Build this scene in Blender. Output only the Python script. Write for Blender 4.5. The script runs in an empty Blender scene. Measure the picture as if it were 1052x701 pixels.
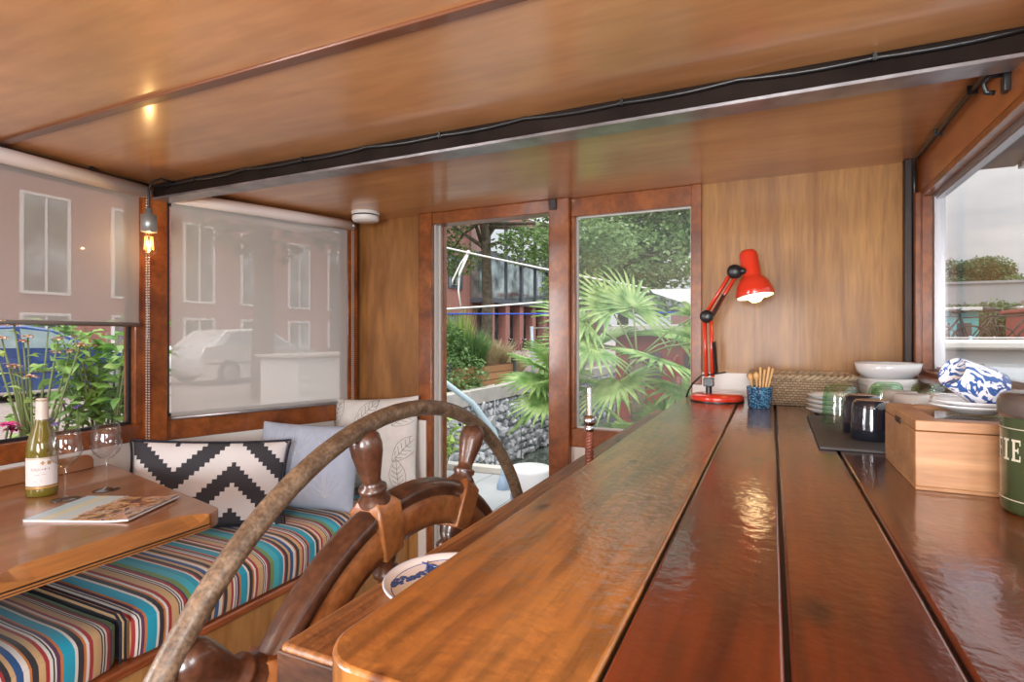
import bpy, bmesh, math, random
from mathutils import Vector, Matrix, noise as mnoise
PI = math.pi
R = math.radians
random.seed(7)
C = bpy.context.scene.collection
scene = bpy.context.scene
H = 1.25            # eye height above the cabin floor

# ------------------------------------------------------------------ camera
cam_d = bpy.data.cameras.new('camera')
cam = bpy.data.objects.new('camera', cam_d)
C.objects.link(cam)
cam.location = (0, 0, H)
cam.rotation_euler = (R(90), 0, R(25))
cam_d.sensor_width = 36
cam_d.lens = 36 * 572 / 1052
cam_d.shift_y = -4.5 / 1052
cam_d.clip_start = 0.02
cam_d.clip_end = 500
scene.camera = cam

# ------------------------------------------------------------------ view
scene.view_settings.view_transform = 'Standard'
scene.view_settings.look = 'None'
scene.view_settings.exposure = 0.0
scene.view_settings.gamma = 1
scene.view_settings.use_curve_mapping = False
try:
    scene.cycles.max_bounces = 12
    scene.cycles.transparent_max_bounces = 24
    scene.cycles.sample_clamp_indirect = 6
    scene.cycles.caustics_refractive = False
    scene.cycles.caustics_reflective = False
except Exception:
    pass

# ------------------------------------------------------------------ sky
SKY = 1.65
world = bpy.data.worlds.new('sky')
scene.world = world
world.use_nodes = True
nt = world.node_tree
for n in list(nt.nodes):
    nt.nodes.remove(n)
wo = nt.nodes.new('ShaderNodeOutputWorld')
bg = nt.nodes.new('ShaderNodeBackground')
tc = nt.nodes.new('ShaderNodeTexCoord')
mp = nt.nodes.new('ShaderNodeMapping')
mp.inputs['Scale'].default_value = (1.6, 1.6, 5.0)
ns = nt.nodes.new('ShaderNodeTexNoise')
ns.inputs['Scale'].default_value = 1.7
ns.inputs['Detail'].default_value = 7
ns.inputs['Roughness'].default_value = 0.55
cr = nt.nodes.new('ShaderNodeValToRGB')
cr.color_ramp.elements[0].position = 0.30
cr.color_ramp.elements[0].color = (0.37, 0.42, 0.47, 1)
cr.color_ramp.elements[1].position = 0.52
cr.color_ramp.elements[1].color = (0.62, 0.625, 0.63, 1)
nt.links.new(tc.outputs['Generated'], mp.inputs['Vector'])
nt.links.new(mp.outputs['Vector'], ns.inputs['Vector'])
nt.links.new(ns.outputs['Fac'], cr.inputs['Fac'])
nt.links.new(cr.outputs['Color'], bg.inputs['Color'])
# overcast sky: brighter towards the zenith
sx = nt.nodes.new('ShaderNodeSeparateXYZ')
nt.links.new(tc.outputs['Generated'], sx.inputs[0])
mz = nt.nodes.new('ShaderNodeMath')
mz.operation = 'MULTIPLY_ADD'
mz.inputs[1].default_value = 2.3 * SKY
mz.inputs[2].default_value = 0.72 * SKY
cz = nt.nodes.new('ShaderNodeClamp')
nt.links.new(sx.outputs['Z'], cz.inputs['Value'])
pz = nt.nodes.new('ShaderNodeMath')
pz.operation = 'POWER'
pz.inputs[1].default_value = 1.25
nt.links.new(cz.outputs['Result'], pz.inputs[0])
nt.links.new(pz.outputs[0], mz.inputs[0])
nt.links.new(mz.outputs[0], bg.inputs['Strength'])
nt.links.new(bg.outputs['Background'], wo.inputs['Surface'])


def area(name, loc, aim, sx, sy, power, col=(1, 1, 1)):
    d = bpy.data.lights.new(name, 'AREA')
    d.shape = 'RECTANGLE'
    d.size = sx
    d.size_y = sy
    d.energy = power
    d.color = col
    o = bpy.data.objects.new(name, d)
    C.objects.link(o)
    o.location = loc
    o.rotation_euler = (Vector(aim) - Vector(loc)).to_track_quat('-Z', 'Z').to_euler()
    return o


# added fill lamps outside the windows behind and beside the helm, brightening the cabin
area('fill_stern', (-0.1, -1.66, H + 0.0), (-0.6, 1.9, H + 0.70), 0.95, 0.85, 100, (0.97, 0.985, 1))
area('fill_port', (-2.40, -1.0, H + 0.1), (-0.4, -0.35, H + 0.5), 1.2, 0.85, 74, (0.96, 0.98, 1))
area('fill_starboard', (0.56, -0.25, H + 0.17), (-1.5, 0.6, H + 0.5), 1.8, 0.5, 50, (0.94, 0.975, 1))
sun_d = bpy.data.lights.new('sun', 'SUN')
sun_d.energy = 2.6
sun_d.angle = R(25)
sun_d.color = (1, 0.96, 0.9)
sun = bpy.data.objects.new('sun', sun_d)
C.objects.link(sun)
sun.rotation_euler = (R(33), 0, R(22))


# ------------------------------------------------------------------ materials
def new_mat(name):
    m = bpy.data.materials.new(name)
    m.use_nodes = True
    n = m.node_tree.nodes
    return m, n, m.node_tree.links, n['Principled BSDF']


def mat(name, col, rough=0.5, metal=0.0, coat=0.0, emit=None, estr=0.0, spec=0.5, sub=0.0, noise=0.0, nscale=20.0, bump=0.0, bscale=60.0):
    m, n, l, b = new_mat(name)
    b.inputs['Base Color'].default_value = (*col, 1)
    b.inputs['Roughness'].default_value = rough
    b.inputs['Metallic'].default_value = metal
    b.inputs['Coat Weight'].default_value = coat
    b.inputs['Specular IOR Level'].default_value = spec
    if emit:
        b.inputs['Emission Color'].default_value = (*emit, 1)
        b.inputs['Emission Strength'].default_value = estr
    t = n.new('ShaderNodeTexCoord')
    if noise:
        x = n.new('ShaderNodeTexNoise')
        x.inputs['Scale'].default_value = nscale
        x.inputs['Detail'].default_value = 5
        l.new(t.outputs['Object'], x.inputs['Vector'])
        r = n.new('ShaderNodeValToRGB')
        r.color_ramp.elements[0].position = 0.3
        r.color_ramp.elements[1].position = 0.7
        r.color_ramp.elements[0].color = (*[c * (1 - noise) for c in col], 1)
        r.color_ramp.elements[1].color = (*[min(1, c * (1 + noise)) for c in col], 1)
        l.new(x.outputs['Fac'], r.inputs['Fac'])
        l.new(r.outputs['Color'], b.inputs['Base Color'])
    if bump:
        x = n.new('ShaderNodeTexNoise')
        x.inputs['Scale'].default_value = bscale
        x.inputs['Detail'].default_value = 3
        l.new(t.outputs['Object'], x.inputs['Vector'])
        bp = n.new('ShaderNodeBump')
        bp.inputs['Strength'].default_value = bump
        bp.inputs['Distance'].default_value = 0.01
        l.new(x.outputs['Fac'], bp.inputs['Height'])
        l.new(bp.outputs['Normal'], b.inputs['Normal'])
    return m


def wood(name, dark, light, scale=(1, 1, 1), nscale=6.0, rough=0.4, coat=0.0, coat_rough=0.08, coat_ior=1.5, bump=0.0, bscale=50, knots=None, contrast=(0.3, 0.7), fine=0.35, blotch=0.25):
    """grain runs along the axis with the smallest scale"""
    m, n, l, b = new_mat(name)
    t = n.new('ShaderNodeTexCoord')
    mp = n.new('ShaderNodeMapping')
    mp.inputs['Scale'].default_value = scale
    l.new(t.outputs['Object'], mp.inputs['Vector'])
    x = n.new('ShaderNodeTexNoise')
    x.inputs['Scale'].default_value = nscale
    x.inputs['Detail'].default_value = 6
    x.inputs['Distortion'].default_value = 0.8
    l.new(mp.outputs['Vector'], x.inputs['Vector'])
    r = n.new('ShaderNodeValToRGB')
    r.color_ramp.elements[0].position = contrast[0]
    r.color_ramp.elements[1].position = contrast[1]
    r.color_ramp.elements[0].color = (*dark, 1)
    r.color_ramp.elements[1].color = (*light, 1)
    l.new(x.outputs['Fac'], r.inputs['Fac'])
    y = n.new('ShaderNodeTexNoise')
    y.inputs['Scale'].default_value = nscale * 6
    y.inputs['Detail'].default_value = 3
    l.new(mp.outputs['Vector'], y.inputs['Vector'])
    r2 = n.new('ShaderNodeValToRGB')
    r2.color_ramp.elements[0].position = 0.35
    r2.color_ramp.elements[1].position = 0.6
    v = 1 - fine
    r2.color_ramp.elements[0].color = (v, v, v, 1)
    r2.color_ramp.elements[1].color = (1, 1, 1, 1)
    l.new(y.outputs['Fac'], r2.inputs['Fac'])
    mx = n.new('ShaderNodeMix')
    mx.data_type = 'RGBA'
    mx.blend_type = 'MULTIPLY'
    mx.inputs['Factor'].default_value = 1
    l.new(r.outputs['Color'], mx.inputs['A'])
    l.new(r2.outputs['Color'], mx.inputs['B'])
    z = n.new('ShaderNodeTexNoise')
    z.inputs['Scale'].default_value = 2.2
    z.inputs['Detail'].default_value = 3
    l.new(t.outputs['Object'], z.inputs['Vector'])
    r3 = n.new('ShaderNodeValToRGB')
    r3.color_ramp.elements[0].position = 0.35
    r3.color_ramp.elements[1].position = 0.65
    w = 1 - blotch
    r3.color_ramp.elements[0].color = (w, w * 0.97, w * 0.94, 1)
    r3.color_ramp.elements[1].color = (1, 1, 1, 1)
    l.new(z.outputs['Fac'], r3.inputs['Fac'])
    m2 = n.new('ShaderNodeMix')
    m2.data_type = 'RGBA'
    m2.blend_type = 'MULTIPLY'
    m2.inputs['Factor'].default_value = 1
    l.new(mx.outputs['Result'], m2.inputs['A'])
    l.new(r3.outputs['Color'], m2.inputs['B'])
    out = m2.outputs['Result']
    if knots:
        vo = n.new('ShaderNodeTexVoronoi')
        vo.voronoi_dimensions = '2D'
        vo.inputs['Scale'].default_value = knots
        mk = n.new('ShaderNodeMapping')
        mk.inputs['Scale'].default_value = (1.6, 0.8, 1.0)
        l.new(t.outputs['Object'], mk.inputs['Vector'])
        l.new(mk.outputs['Vector'], vo.inputs['Vector'])
        rk = n.new('ShaderNodeValToRGB')
        rk.color_ramp.elements[0].position = 0.025
        rk.color_ramp.elements[1].position = 0.075
        rk.color_ramp.elements[0].color = (0.25, 0.17, 0.13, 1)
        rk.color_ramp.elements[1].color = (1, 1, 1, 1)
        l.new(vo.outputs['Distance'], rk.inputs['Fac'])
        m3 = n.new('ShaderNodeMix')
        m3.data_type = 'RGBA'
        m3.blend_type = 'MULTIPLY'
        m3.inputs['Factor'].default_value = 1
        l.new(out, m3.inputs['A'])
        l.new(rk.outputs['Color'], m3.inputs['B'])
        out = m3.outputs['Result']
    l.new(out, b.inputs['Base Color'])
    b.inputs['Roughness'].default_value = rough
    b.inputs['Coat Weight'].default_value = coat
    b.inputs['Coat Roughness'].default_value = coat_rough
    b.inputs['Coat IOR'].default_value = coat_ior
    if bump:
        q = n.new('ShaderNodeTexNoise')
        q.inputs['Scale'].default_value = bscale
        q.inputs['Detail'].default_value = 4
        l.new(t.outputs['Object'], q.inputs['Vector'])
        bp = n.new('ShaderNodeBump')
        bp.inputs['Strength'].default_value = bump
        bp.inputs['Distance'].default_value = 0.004
        l.new(q.outputs['Fac'], bp.inputs['Height'])
        l.new(bp.outputs['Normal'], b.inputs['Normal'])
        l.new(bp.outputs['Normal'], b.inputs['Coat Normal'])
    return m


def pane_mat(name, tint=(1, 1, 1), refl=1.0, edge=0.0, edge_tint=None, haze=0.0, hazecol=(0.9, 0.92, 0.92)):
    """clear sheet or thin blown glass: lets light straight through, mirrors by angle"""
    m, n, l, b = new_mat(name)
    n.remove(b)
    o = n['Material Output']
    tr = n.new('ShaderNodeBsdfTransparent')
    tr.inputs['Color'].default_value = (*tint, 1)
    gl = n.new('ShaderNodeBsdfGlossy')
    gl.inputs['Roughness'].default_value = 0.01
    fr = n.new('ShaderNodeLayerWeight')
    fr.inputs['Blend'].default_value = 0.5
    pw_ = n.new('ShaderNodeMath')
    pw_.operation = 'POWER'
    pw_.inputs[1].default_value = 4.0
    l.new(fr.outputs['Facing'], pw_.inputs[0])
    mu = n.new('ShaderNodeMath')
    mu.operation = 'MULTIPLY_ADD'
    mu.inputs[1].default_value = 0.55
    mu.inputs[2].default_value = 0.035 * refl
    mu.use_clamp = True
    l.new(pw_.outputs[0], mu.inputs[0])
    if edge:
        lw = n.new('ShaderNodeLayerWeight')
        lw.inputs['Blend'].default_value = 0.35
        mxc = n.new('ShaderNodeMix')
        mxc.data_type = 'RGBA'
        l.new(lw.outputs['Facing'], mxc.inputs['Factor'])
        mxc.inputs['A'].default_value = (*[min(1, c * 1.05) for c in tint], 1)
        mxc.inputs['B'].default_value = (*(edge_tint or [c * (1 - edge) for c in tint]), 1)
        l.new(mxc.outputs['Result'], tr.inputs['Color'])
    mx = n.new('ShaderNodeMixShader')
    l.new(mu.outputs[0], mx.inputs['Fac'])
    l.new(tr.outputs['BSDF'], mx.inputs[1])
    l.new(gl.outputs['BSDF'], mx.inputs[2])
    out = mx
    if haze:
        df = n.new('ShaderNodeBsdfTranslucent')
        df.inputs['Color'].default_value = (*hazecol, 1)
        m2 = n.new('ShaderNodeMixShader')
        m2.inputs['Fac'].default_value = haze
        l.new(mx.outputs[0], m2.inputs[1])
        l.new(df.outputs[0], m2.inputs[2])
        out = m2
    l.new(out.outputs[0], o.inputs['Surface'])
    return m


def blind_mat(name, col, see, trans):
    m, n, l, b = new_mat(name)
    n.remove(b)
    o = n['Material Output']
    tr = n.new('ShaderNodeBsdfTransparent')
    tr.inputs['Color'].default_value = (0.95, 0.93, 0.91, 1)
    tl = n.new('ShaderNodeBsdfTranslucent')
    tl.inputs['Color'].default_value = (*col, 1)
    df = n.new('ShaderNodeBsdfDiffuse')
    df.inputs['Color'].default_value = (*col, 1)
    a = n.new('ShaderNodeMixShader')
    a.inputs['Fac'].default_value = trans
    l.new(df.outputs[0], a.inputs[1])
    l.new(tl.outputs[0], a.inputs[2])
    c = n.new('ShaderNodeMixShader')
    c.inputs['Fac'].default_value = see
    l.new(a.outputs[0], c.inputs[1])
    l.new(tr.outputs[0], c.inputs[2])
    l.new(c.outputs[0], o.inputs['Surface'])
    return m


def leaf_mat(name, c1, c2, trans=0.35):
    m, n, l, b = new_mat(name)
    o = n['Material Output']
    t = n.new('ShaderNodeTexCoord')
    x = n.new('ShaderNodeTexNoise')
    x.inputs['Scale'].default_value = 9
    x.inputs['Detail'].default_value = 4
    l.new(t.outputs['Object'], x.inputs['Vector'])
    r = n.new('ShaderNodeValToRGB')
    r.color_ramp.elements[0].position = 0.32
    r.color_ramp.elements[1].position = 0.68
    r.color_ramp.elements[0].color = (*c1, 1)
    r.color_ramp.elements[1].color = (*c2, 1)
    l.new(x.outputs['Fac'], r.inputs['Fac'])
    l.new(r.outputs['Color'], b.inputs['Base Color'])
    b.inputs['Roughness'].default_value = 0.45
    tl = n.new('ShaderNodeBsdfTranslucent')
    l.new(r.outputs['Color'], tl.inputs['Color'])
    mx = n.new('ShaderNodeMixShader')
    mx.inputs['Fac'].default_value = trans
    l.new(b.outputs[0], mx.inputs[1])
    l.new(tl.outputs[0], mx.inputs[2])
    l.new(mx.outputs[0], o.inputs['Surface'])
    return m


M = {}
M['ceil'] = wood('varnished_ceiling_ply', (0.55, 0.235, 0.082), (0.75, 0.39, 0.165), (0.35, 2.2, 1), 2.6, 0.38, 0.75, 0.17, 1.55, 0.02, 6, contrast=(0.25, 0.75), fine=0.12, blotch=0.22)
M['ply'] = wood('honey_plywood_vertical', (0.30, 0.12, 0.020), (0.52, 0.25, 0.060), (3.5, 3.5, 0.28), 5.0, 0.5, 0.12, 0.15, contrast=(0.3, 0.72), fine=0.22, blotch=0.2)
M['ply_dark'] = wood('brown_plywood_vertical', (0.22, 0.088, 0.022), (0.43, 0.195, 0.06), (2.0, 2.0, 0.4), 3.2, 0.4, 0.3, 0.15, contrast=(0.3, 0.7), fine=0.2)
M['frame'] = wood('reddish_frame_wood', (0.17, 0.040, 0.008), (0.40, 0.118, 0.024), (1.2, 1.2, 1.2), 7.0, 0.36, 0.5, 0.12, fine=0.25)
M['frame_orange'] = wood('orange_varnished_wood', (0.34, 0.09, 0.02), (0.52, 0.17, 0.045), (2, 0.4, 2), 4.0, 0.34, 0.6, 0.1, fine=0.2)
M['dark_wood'] = wood('dark_stained_wood', (0.02, 0.008, 0.005), (0.055, 0.022, 0.013), (2, 2, 0.5), 6.0, 0.5, 0.0)
M['beam'] = mat('beam_black_brown', (0.016, 0.010, 0.008), 0.6, spec=0.08, noise=0.35, nscale=8)
M['beam_edge'] = mat('beam_worn_metal_edge', (0.30, 0.28, 0.29), 0.32, metal=0.7, noise=0.3, nscale=12)
M['seam'] = mat('ceiling_seam_strip', (0.15, 0.05, 0.02), 0.35, coat=0.4)
M['white'] = mat('white_paint', (0.80, 0.765, 0.73), 0.42, noise=0.03, nscale=4)
M['alu'] = mat('aluminium', (0.42, 0.41, 0.43), 0.35, metal=0.8)
M['alu_pale'] = mat('pale_weatherstrip', (0.55, 0.53, 0.50), 0.5)
M['gasket'] = mat('black_gasket', (0.012, 0.012, 0.014), 0.5)
M['black'] = mat('black_plastic', (0.012, 0.012, 0.013), 0.35)
M['chrome'] = mat('chrome', (0.55, 0.55, 0.57), 0.14, metal=1.0)
M['brass'] = mat('brass', (0.85, 0.55, 0.2), 0.25, metal=1.0)
M['pane'] = pane_mat('clear_window_glass', refl=0.9)
M['pane_hazy'] = pane_mat('milky_window_glass', refl=1.0, haze=0.05)  # small share of translucent white makes the pane milky
M['blind'] = blind_mat('grey_screen_fabric', (0.60, 0.56, 0.54), 0.34, 0.5)
M['blind_pale'] = blind_mat('pale_screen_fabric', (0.74, 0.72, 0.70), 0.25, 0.5)
M['tube'] = mat('blind_tube_white', (0.76, 0.69, 0.66), 0.45)
M['floor'] = wood('floor_boards', (0.25, 0.13, 0.06), (0.42, 0.24, 0.12), (3, 0.3, 1), 5, 0.45, 0.2)
M['c_left'] = wood('worn_orange_pine', (0.34, 0.11, 0.018), (0.58, 0.25, 0.06), (9, 0.9, 1), 1.4, 0.40, 0.9, 0.12, 1.75, 0.42, 60, knots=4.2, contrast=(0.28, 0.74), fine=0.42, blotch=0.45)
M['c_red'] = wood('red_varnished_plank', (0.075, 0.009, 0.002), (0.30, 0.052, 0.007), (9, 0.7, 1), 1.5, 0.35, 1.0, 0.09, 1.5, 0.17, 60, knots=2.6, contrast=(0.30, 0.72), fine=0.3, blotch=0.55)
M['c_plank'] = wood('weathered_oak_plank', (0.22, 0.075, 0.018), (0.46, 0.20, 0.06), (14, 0.8, 4), 2.2, 0.5, 0.25, 0.2, 1.5, 0.35, 90, knots=3.3, fine=0.5, blotch=0.3)
M['end_grain'] = wood('dark_end_grain', (0.035, 0.012, 0.006), (0.12, 0.045, 0.018), (2, 2, 6), 6, 0.55, bump=0.3)
M['wheel_face'] = wood('wheel_face_wood', (0.24, 0.07, 0.018), (0.46, 0.18, 0.055), (3, 3, 3), 4, 0.42, 0.4, 0.15, 1.5, 0.2, 40, fine=0.3)
M['wheel_dark'] = wood('wheel_dark_wood', (0.045, 0.016, 0.009), (0.16, 0.06, 0.03), (3, 3, 3), 5, 0.36, 0.5, 0.12, 1.5, 0.25, 40, fine=0.35)
M['wheel_rim'] = wood('worn_grey_rim', (0.10, 0.06, 0.034), (0.30, 0.205, 0.13), (3, 3, 3), 11, 0.5, 0.25, 0.25, 1.5, 0.35, 70, fine=0.5)
M['table'] = wood('table_brown_laminate', (0.27, 0.105, 0.038), (0.40, 0.18, 0.075), (4, 0.5, 1), 3, 0.3, 0.6, 0.06, fine=0.12, blotch=0.12)
M['table_edge'] = wood('table_edge_oak', (0.42, 0.17, 0.045), (0.58, 0.27, 0.09), (4, 0.4, 4), 4, 0.36, 0.4, 0.1, fine=0.2)
M['bench'] = wood('bench_golden_wood', (0.42, 0.2, 0.06), (0.62, 0.34, 0.125), (3, 3, 0.5), 4, 0.38, 0.35, fine=0.15)
M['nosing'] = wood('bench_nosing', (0.30, 0.07, 0.02), (0.46, 0.14, 0.05), (3, 0.4, 3), 5, 0.36, 0.4)


def stripe_mat():
    m, n, l, b = new_mat('serape_stripe_fabric')
    t = n.new('ShaderNodeTexCoord')
    s = n.new('ShaderNodeSeparateXYZ')
    l.new(t.outputs['Object'], s.inputs[0])
    d = n.new('ShaderNodeMath')
    d.operation = 'DIVIDE'
    d.inputs[1].default_value = 0.32
    l.new(s.outputs['Y'], d.inputs[0])
    w = n.new('ShaderNodeTexNoise')
    w.inputs['Scale'].default_value = 5
    l.new(t.outputs['Object'], w.inputs['Vector'])
    wm = n.new('ShaderNodeMath')
    wm.operation = 'MULTIPLY_ADD'
    wm.inputs[1].default_value = 0.012
    l.new(w.outputs['Fac'], wm.inputs[0])
    l.new(d.outputs[0], wm.inputs[2])
    f = n.new('ShaderNodeMath')
    f.operation = 'FRACT'
    l.new(wm.outputs[0], f.inputs[0])
    r = n.new('ShaderNodeValToRGB')
    r.color_ramp.interpolation = 'CONSTANT'
    T = (0.01, 0.36, 0.53); W = (0.75, 0.72, 0.67); K = (0.03, 0.028, 0.035); RD = (0.38, 0.03, 0.035)
    G = (0.17, 0.30, 0.09); CR = (0.62, 0.40, 0.20); OR = (0.58, 0.18, 0.04); LT = (0.05, 0.46, 0.58); PU = (0.10, 0.035, 0.10); NB = (0.02, 0.09, 0.26)
    seq = [(T, 5), (W, 1.2), (K, 2.6), (OR, 1), (W, 1.5), (RD, 1.8), (CR, 4), (K, .7), (W, .7), (K, .7), (W, 1), (RD, 1.4), (PU, 1.2), (G, 3), (LT, 4.5), (T, 3.5), (W, 1), (RD, 1.2), (K, 2), (CR, 2), (NB, 2.6), (W, 2.2), (OR, 1), (K, 2.6), (CR, 2.6), (RD, 1.6), (W, 1.4), (K, .7), (W, .7), (PU, 1.6), (OR, 1.2)]
    tot = sum(a[1] for a in seq)
    pos = 0
    els = r.color_ramp.elements
    while len(els) < len(seq):
        els.new(1.0 * len(els) / 40)
    for e_, (c_, w_) in zip(list(els), seq):
        pass
    k = 0
    for (c_, w_) in seq:
        els[k].position = min(1.0, pos / tot)
        els[k].color = (*c_, 1)
        pos += w_
        k += 1
    l.new(f.outputs[0], r.inputs['Fac'])
    l.new(r.outputs['Color'], b.inputs['Base Color'])
    b.inputs['Roughness'].default_value = 0.75
    b.inputs['Sheen Weight'].default_value = 0.2
    return m


M['stripe'] = stripe_mat()
M['red'] = mat('red_enamel', (0.72, 0.045, 0.018), 0.22, coat=0.6)
M['bulb_lit'] = mat('lit_bulb', (1, 0.8, 0.5), 0.3, emit=(1, 0.70, 0.34), estr=9)
M['filament'] = mat('glowing_filament', (1, 0.5, 0.1), 0.3, emit=(1, 0.42, 0.10), estr=6)
M['amber'] = pane_mat('amber_glass', (1, 0.93, 0.82), refl=1.6, edge=0.3)
M['glass'] = pane_mat('clear_drinking_glass', (1.0, 1.0, 1.0), refl=2.0, edge=0.12)
M['green_glass'] = pane_mat('green_drinking_glass', (0.93, 1.0, 0.94), refl=2.6, edge=0.5, edge_tint=(0.42, 0.86, 0.47))
M['bottle'] = mat('olive_bottle_glass', (0.16, 0.135, 0.018), 0.08, spec=0.6, coat=0.6)
M['paper'] = mat('cream_label_paper', (0.80, 0.77, 0.78), 0.6)
M['foil'] = mat('white_foil_capsule', (0.70, 0.62, 0.56), 0.4)
M['ink'] = mat('label_ink', (0.16, 0.13, 0.14), 0.6)
M['gold'] = mat('label_gold', (0.55, 0.32, 0.12), 0.4, metal=0.3)
M['ceramic'] = mat('white_glazed_ceramic', (0.82, 0.82, 0.84), 0.15, coat=0.5)
M['greyware'] = mat('warm_grey_ceramic', (0.58, 0.54, 0.50), 0.25, coat=0.3)
M['navy'] = mat('dark_navy_glaze', (0.012, 0.014, 0.022), 0.12, coat=0.8)
M['slate'] = mat('dark_slate', (0.065, 0.062, 0.062), 0.55, noise=0.25, nscale=12, bump=0.25, bscale=30)
M['bamboo'] = wood('pale_bamboo', (0.42, 0.2, 0.085), (0.60, 0.325, 0.155), (0.6, 3, 6), 5, 0.42, 0.15, fine=0.15, blotch=0.12)
M['tin'] = mat('olive_green_enamel', (0.042, 0.058, 0.022), 0.25, coat=0.5, noise=0.15, nscale=10)
M['tin_lid'] = mat('brown_grey_lid', (0.15, 0.12, 0.105), 0.3, metal=0.5, coat=0.4)
M['tin_text'] = mat('cream_lettering', (0.60, 0.56, 0.44), 0.45)
M['wicker'] = None
M['rope_brown'] = mat('brown_twisted_leather', (0.2, 0.055, 0.03), 0.45, noise=0.3, nscale=40)
M['smoke'] = mat('white_detector_plastic', (0.78, 0.76, 0.74), 0.4)


def cloth(name, col, ramp=None, noise=0.05):
    return mat(name, col, 0.85, noise=noise, nscale=30, bump=0.15, bscale=300)


M['blue_cloth'] = cloth('pale_blue_cotton', (0.43, 0.50, 0.63))
M['white_cloth'] = cloth('white_cotton', (0.72, 0.70, 0.67))
M['navy_cloth'] = cloth('dark_piping', (0.02, 0.02, 0.035))
M['blackprint'] = mat('charcoal_print', (0.045, 0.045, 0.055), 0.85)
M['palegrey'] = mat('pale_grey_print', (0.70, 0.71, 0.74), 0.85)
M['sepia'] = mat('sepia_line_print', (0.2, 0.17, 0.15), 0.85)


def wicker_mat():
    m, n, l, b = new_mat('rope_weave')
    t = n.new('ShaderNodeTexCoord')
    mp = n.new('ShaderNodeMapping')
    l.new(t.outputs['Object'], mp.inputs['Vector'])
    s = n.new('ShaderNodeSeparateXYZ')
    l.new(mp.outputs[0], s.inputs[0])
    c = n.new('ShaderNodeCombineXYZ')
    ad = n.new('ShaderNodeMath')
    ad.operation = 'ADD'
    l.new(s.outputs['X'], ad.inputs[0])
    l.new(s.outputs['Y'], ad.inputs[1])
    l.new(ad.outputs[0], c.inputs[0])
    l.new(s.outputs['Z'], c.inputs[1])
    br = n.new('ShaderNodeTexBrick')
    br.inputs['Scale'].default_value = 1
    br.inputs['Brick Width'].default_value = 0.015
    br.inputs['Row Height'].default_value = 0.0085
    br.inputs['Mortar Size'].default_value = 0.0016
    br.inputs['Mortar Smooth'].default_value = 1.0
    br.inputs['Color1'].default_value = (0.50, 0.36, 0.22, 1)
    br.inputs['Color2'].default_value = (0.35, 0.235, 0.135, 1)
    br.inputs['Mortar'].default_value = (0.13, 0.08, 0.045, 1)
    l.new(c.outputs[0], br.inputs['Vector'])
    l.new(br.outputs['Color'], b.inputs['Base Color'])
    bp = n.new('ShaderNodeBump')
    bp.inputs['Strength'].default_value = 0.8
    bp.inputs['Distance'].default_value = 0.004
    bp.invert = True
    l.new(br.outputs['Fac'], bp.inputs['Height'])
    l.new(bp.outputs[0], b.inputs['Normal'])
    b.inputs['Roughness'].default_value = 0.8
    return m


M['wicker'] = wicker_mat()


def speckle(name, base, spot, scale, lo, hi, rough=0.15, coat=0.5, mapscale=(1, 1, 1), dist=0.0):
    m, n, l, b = new_mat(name)
    t = n.new('ShaderNodeTexCoord')
    mp = n.new('ShaderNodeMapping')
    mp.inputs['Scale'].default_value = mapscale
    l.new(t.outputs['Object'], mp.inputs['Vector'])
    x = n.new('ShaderNodeTexNoise')
    x.inputs['Scale'].default_value = scale
    x.inputs['Detail'].default_value = 2
    x.inputs['Distortion'].default_value = dist
    l.new(mp.outputs[0], x.inputs['Vector'])
    r = n.new('ShaderNodeValToRGB')
    r.color_ramp.elements[0].position = lo
    r.color_ramp.elements[1].position = hi
    r.color_ramp.elements[0].color = (*base, 1)
    r.color_ramp.elements[1].color = (*spot, 1)
    l.new(x.outputs['Fac'], r.inputs['Fac'])
    l.new(r.outputs['Color'], b.inputs['Base Color'])
    b.inputs['Roughness'].default_value = rough
    b.inputs['Coat Weight'].default_value = coat
    return m


M['bluecup'] = speckle('blue_speckled_glaze', (0.012, 0.05, 0.11), (0.10, 0.26, 0.40), 190, 0.48, 0.56)
M['bluewave'] = speckle('white_glaze_blue_swirls', (0.80, 0.82, 0.86), (0.03, 0.10, 0.33), 26, 0.50, 0.52, dist=4.0, mapscale=(1, 1, .6))
M['bluewave_deep'] = speckle('deep_blue_glaze_white_swirls', (0.70, 0.74, 0.82), (0.02, 0.07, 0.27), 22, 0.40, 0.43, dist=3.0)
M['delft_ink'] = mat('delft_blue_paint', (0.03, 0.09, 0.33), 0.2, coat=0.5)


def brick_mat(name, c1, c2, mortar, bw, rh, ms, axis='Y'):
    m, n, l, b = new_mat(name)
    t = n.new('ShaderNodeTexCoord')
    s = n.new('ShaderNodeSeparateXYZ')
    l.new(t.outputs['Object'], s.inputs[0])
    c = n.new('ShaderNodeCombineXYZ')
    l.new(s.outputs[axis], c.inputs[0])
    l.new(s.outputs['Z' if axis != 'Z' else 'X'], c.inputs[1])
    br = n.new('ShaderNodeTexBrick')
    br.inputs['Scale'].default_value = 1
    br.inputs['Brick Width'].default_value = bw
    br.inputs['Row Height'].default_value = rh
    br.inputs['Mortar Size'].default_value = ms
    br.inputs['Color1'].default_value = (*c1, 1)
    br.inputs['Color2'].default_value = (*c2, 1)
    br.inputs['Mortar'].default_value = (*mortar, 1)
    l.new(c.outputs[0], br.inputs['Vector'])
    l.new(br.outputs['Color'], b.inputs['Base Color'])
    b.inputs['Roughness'].default_value = 0.85
    return m


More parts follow.
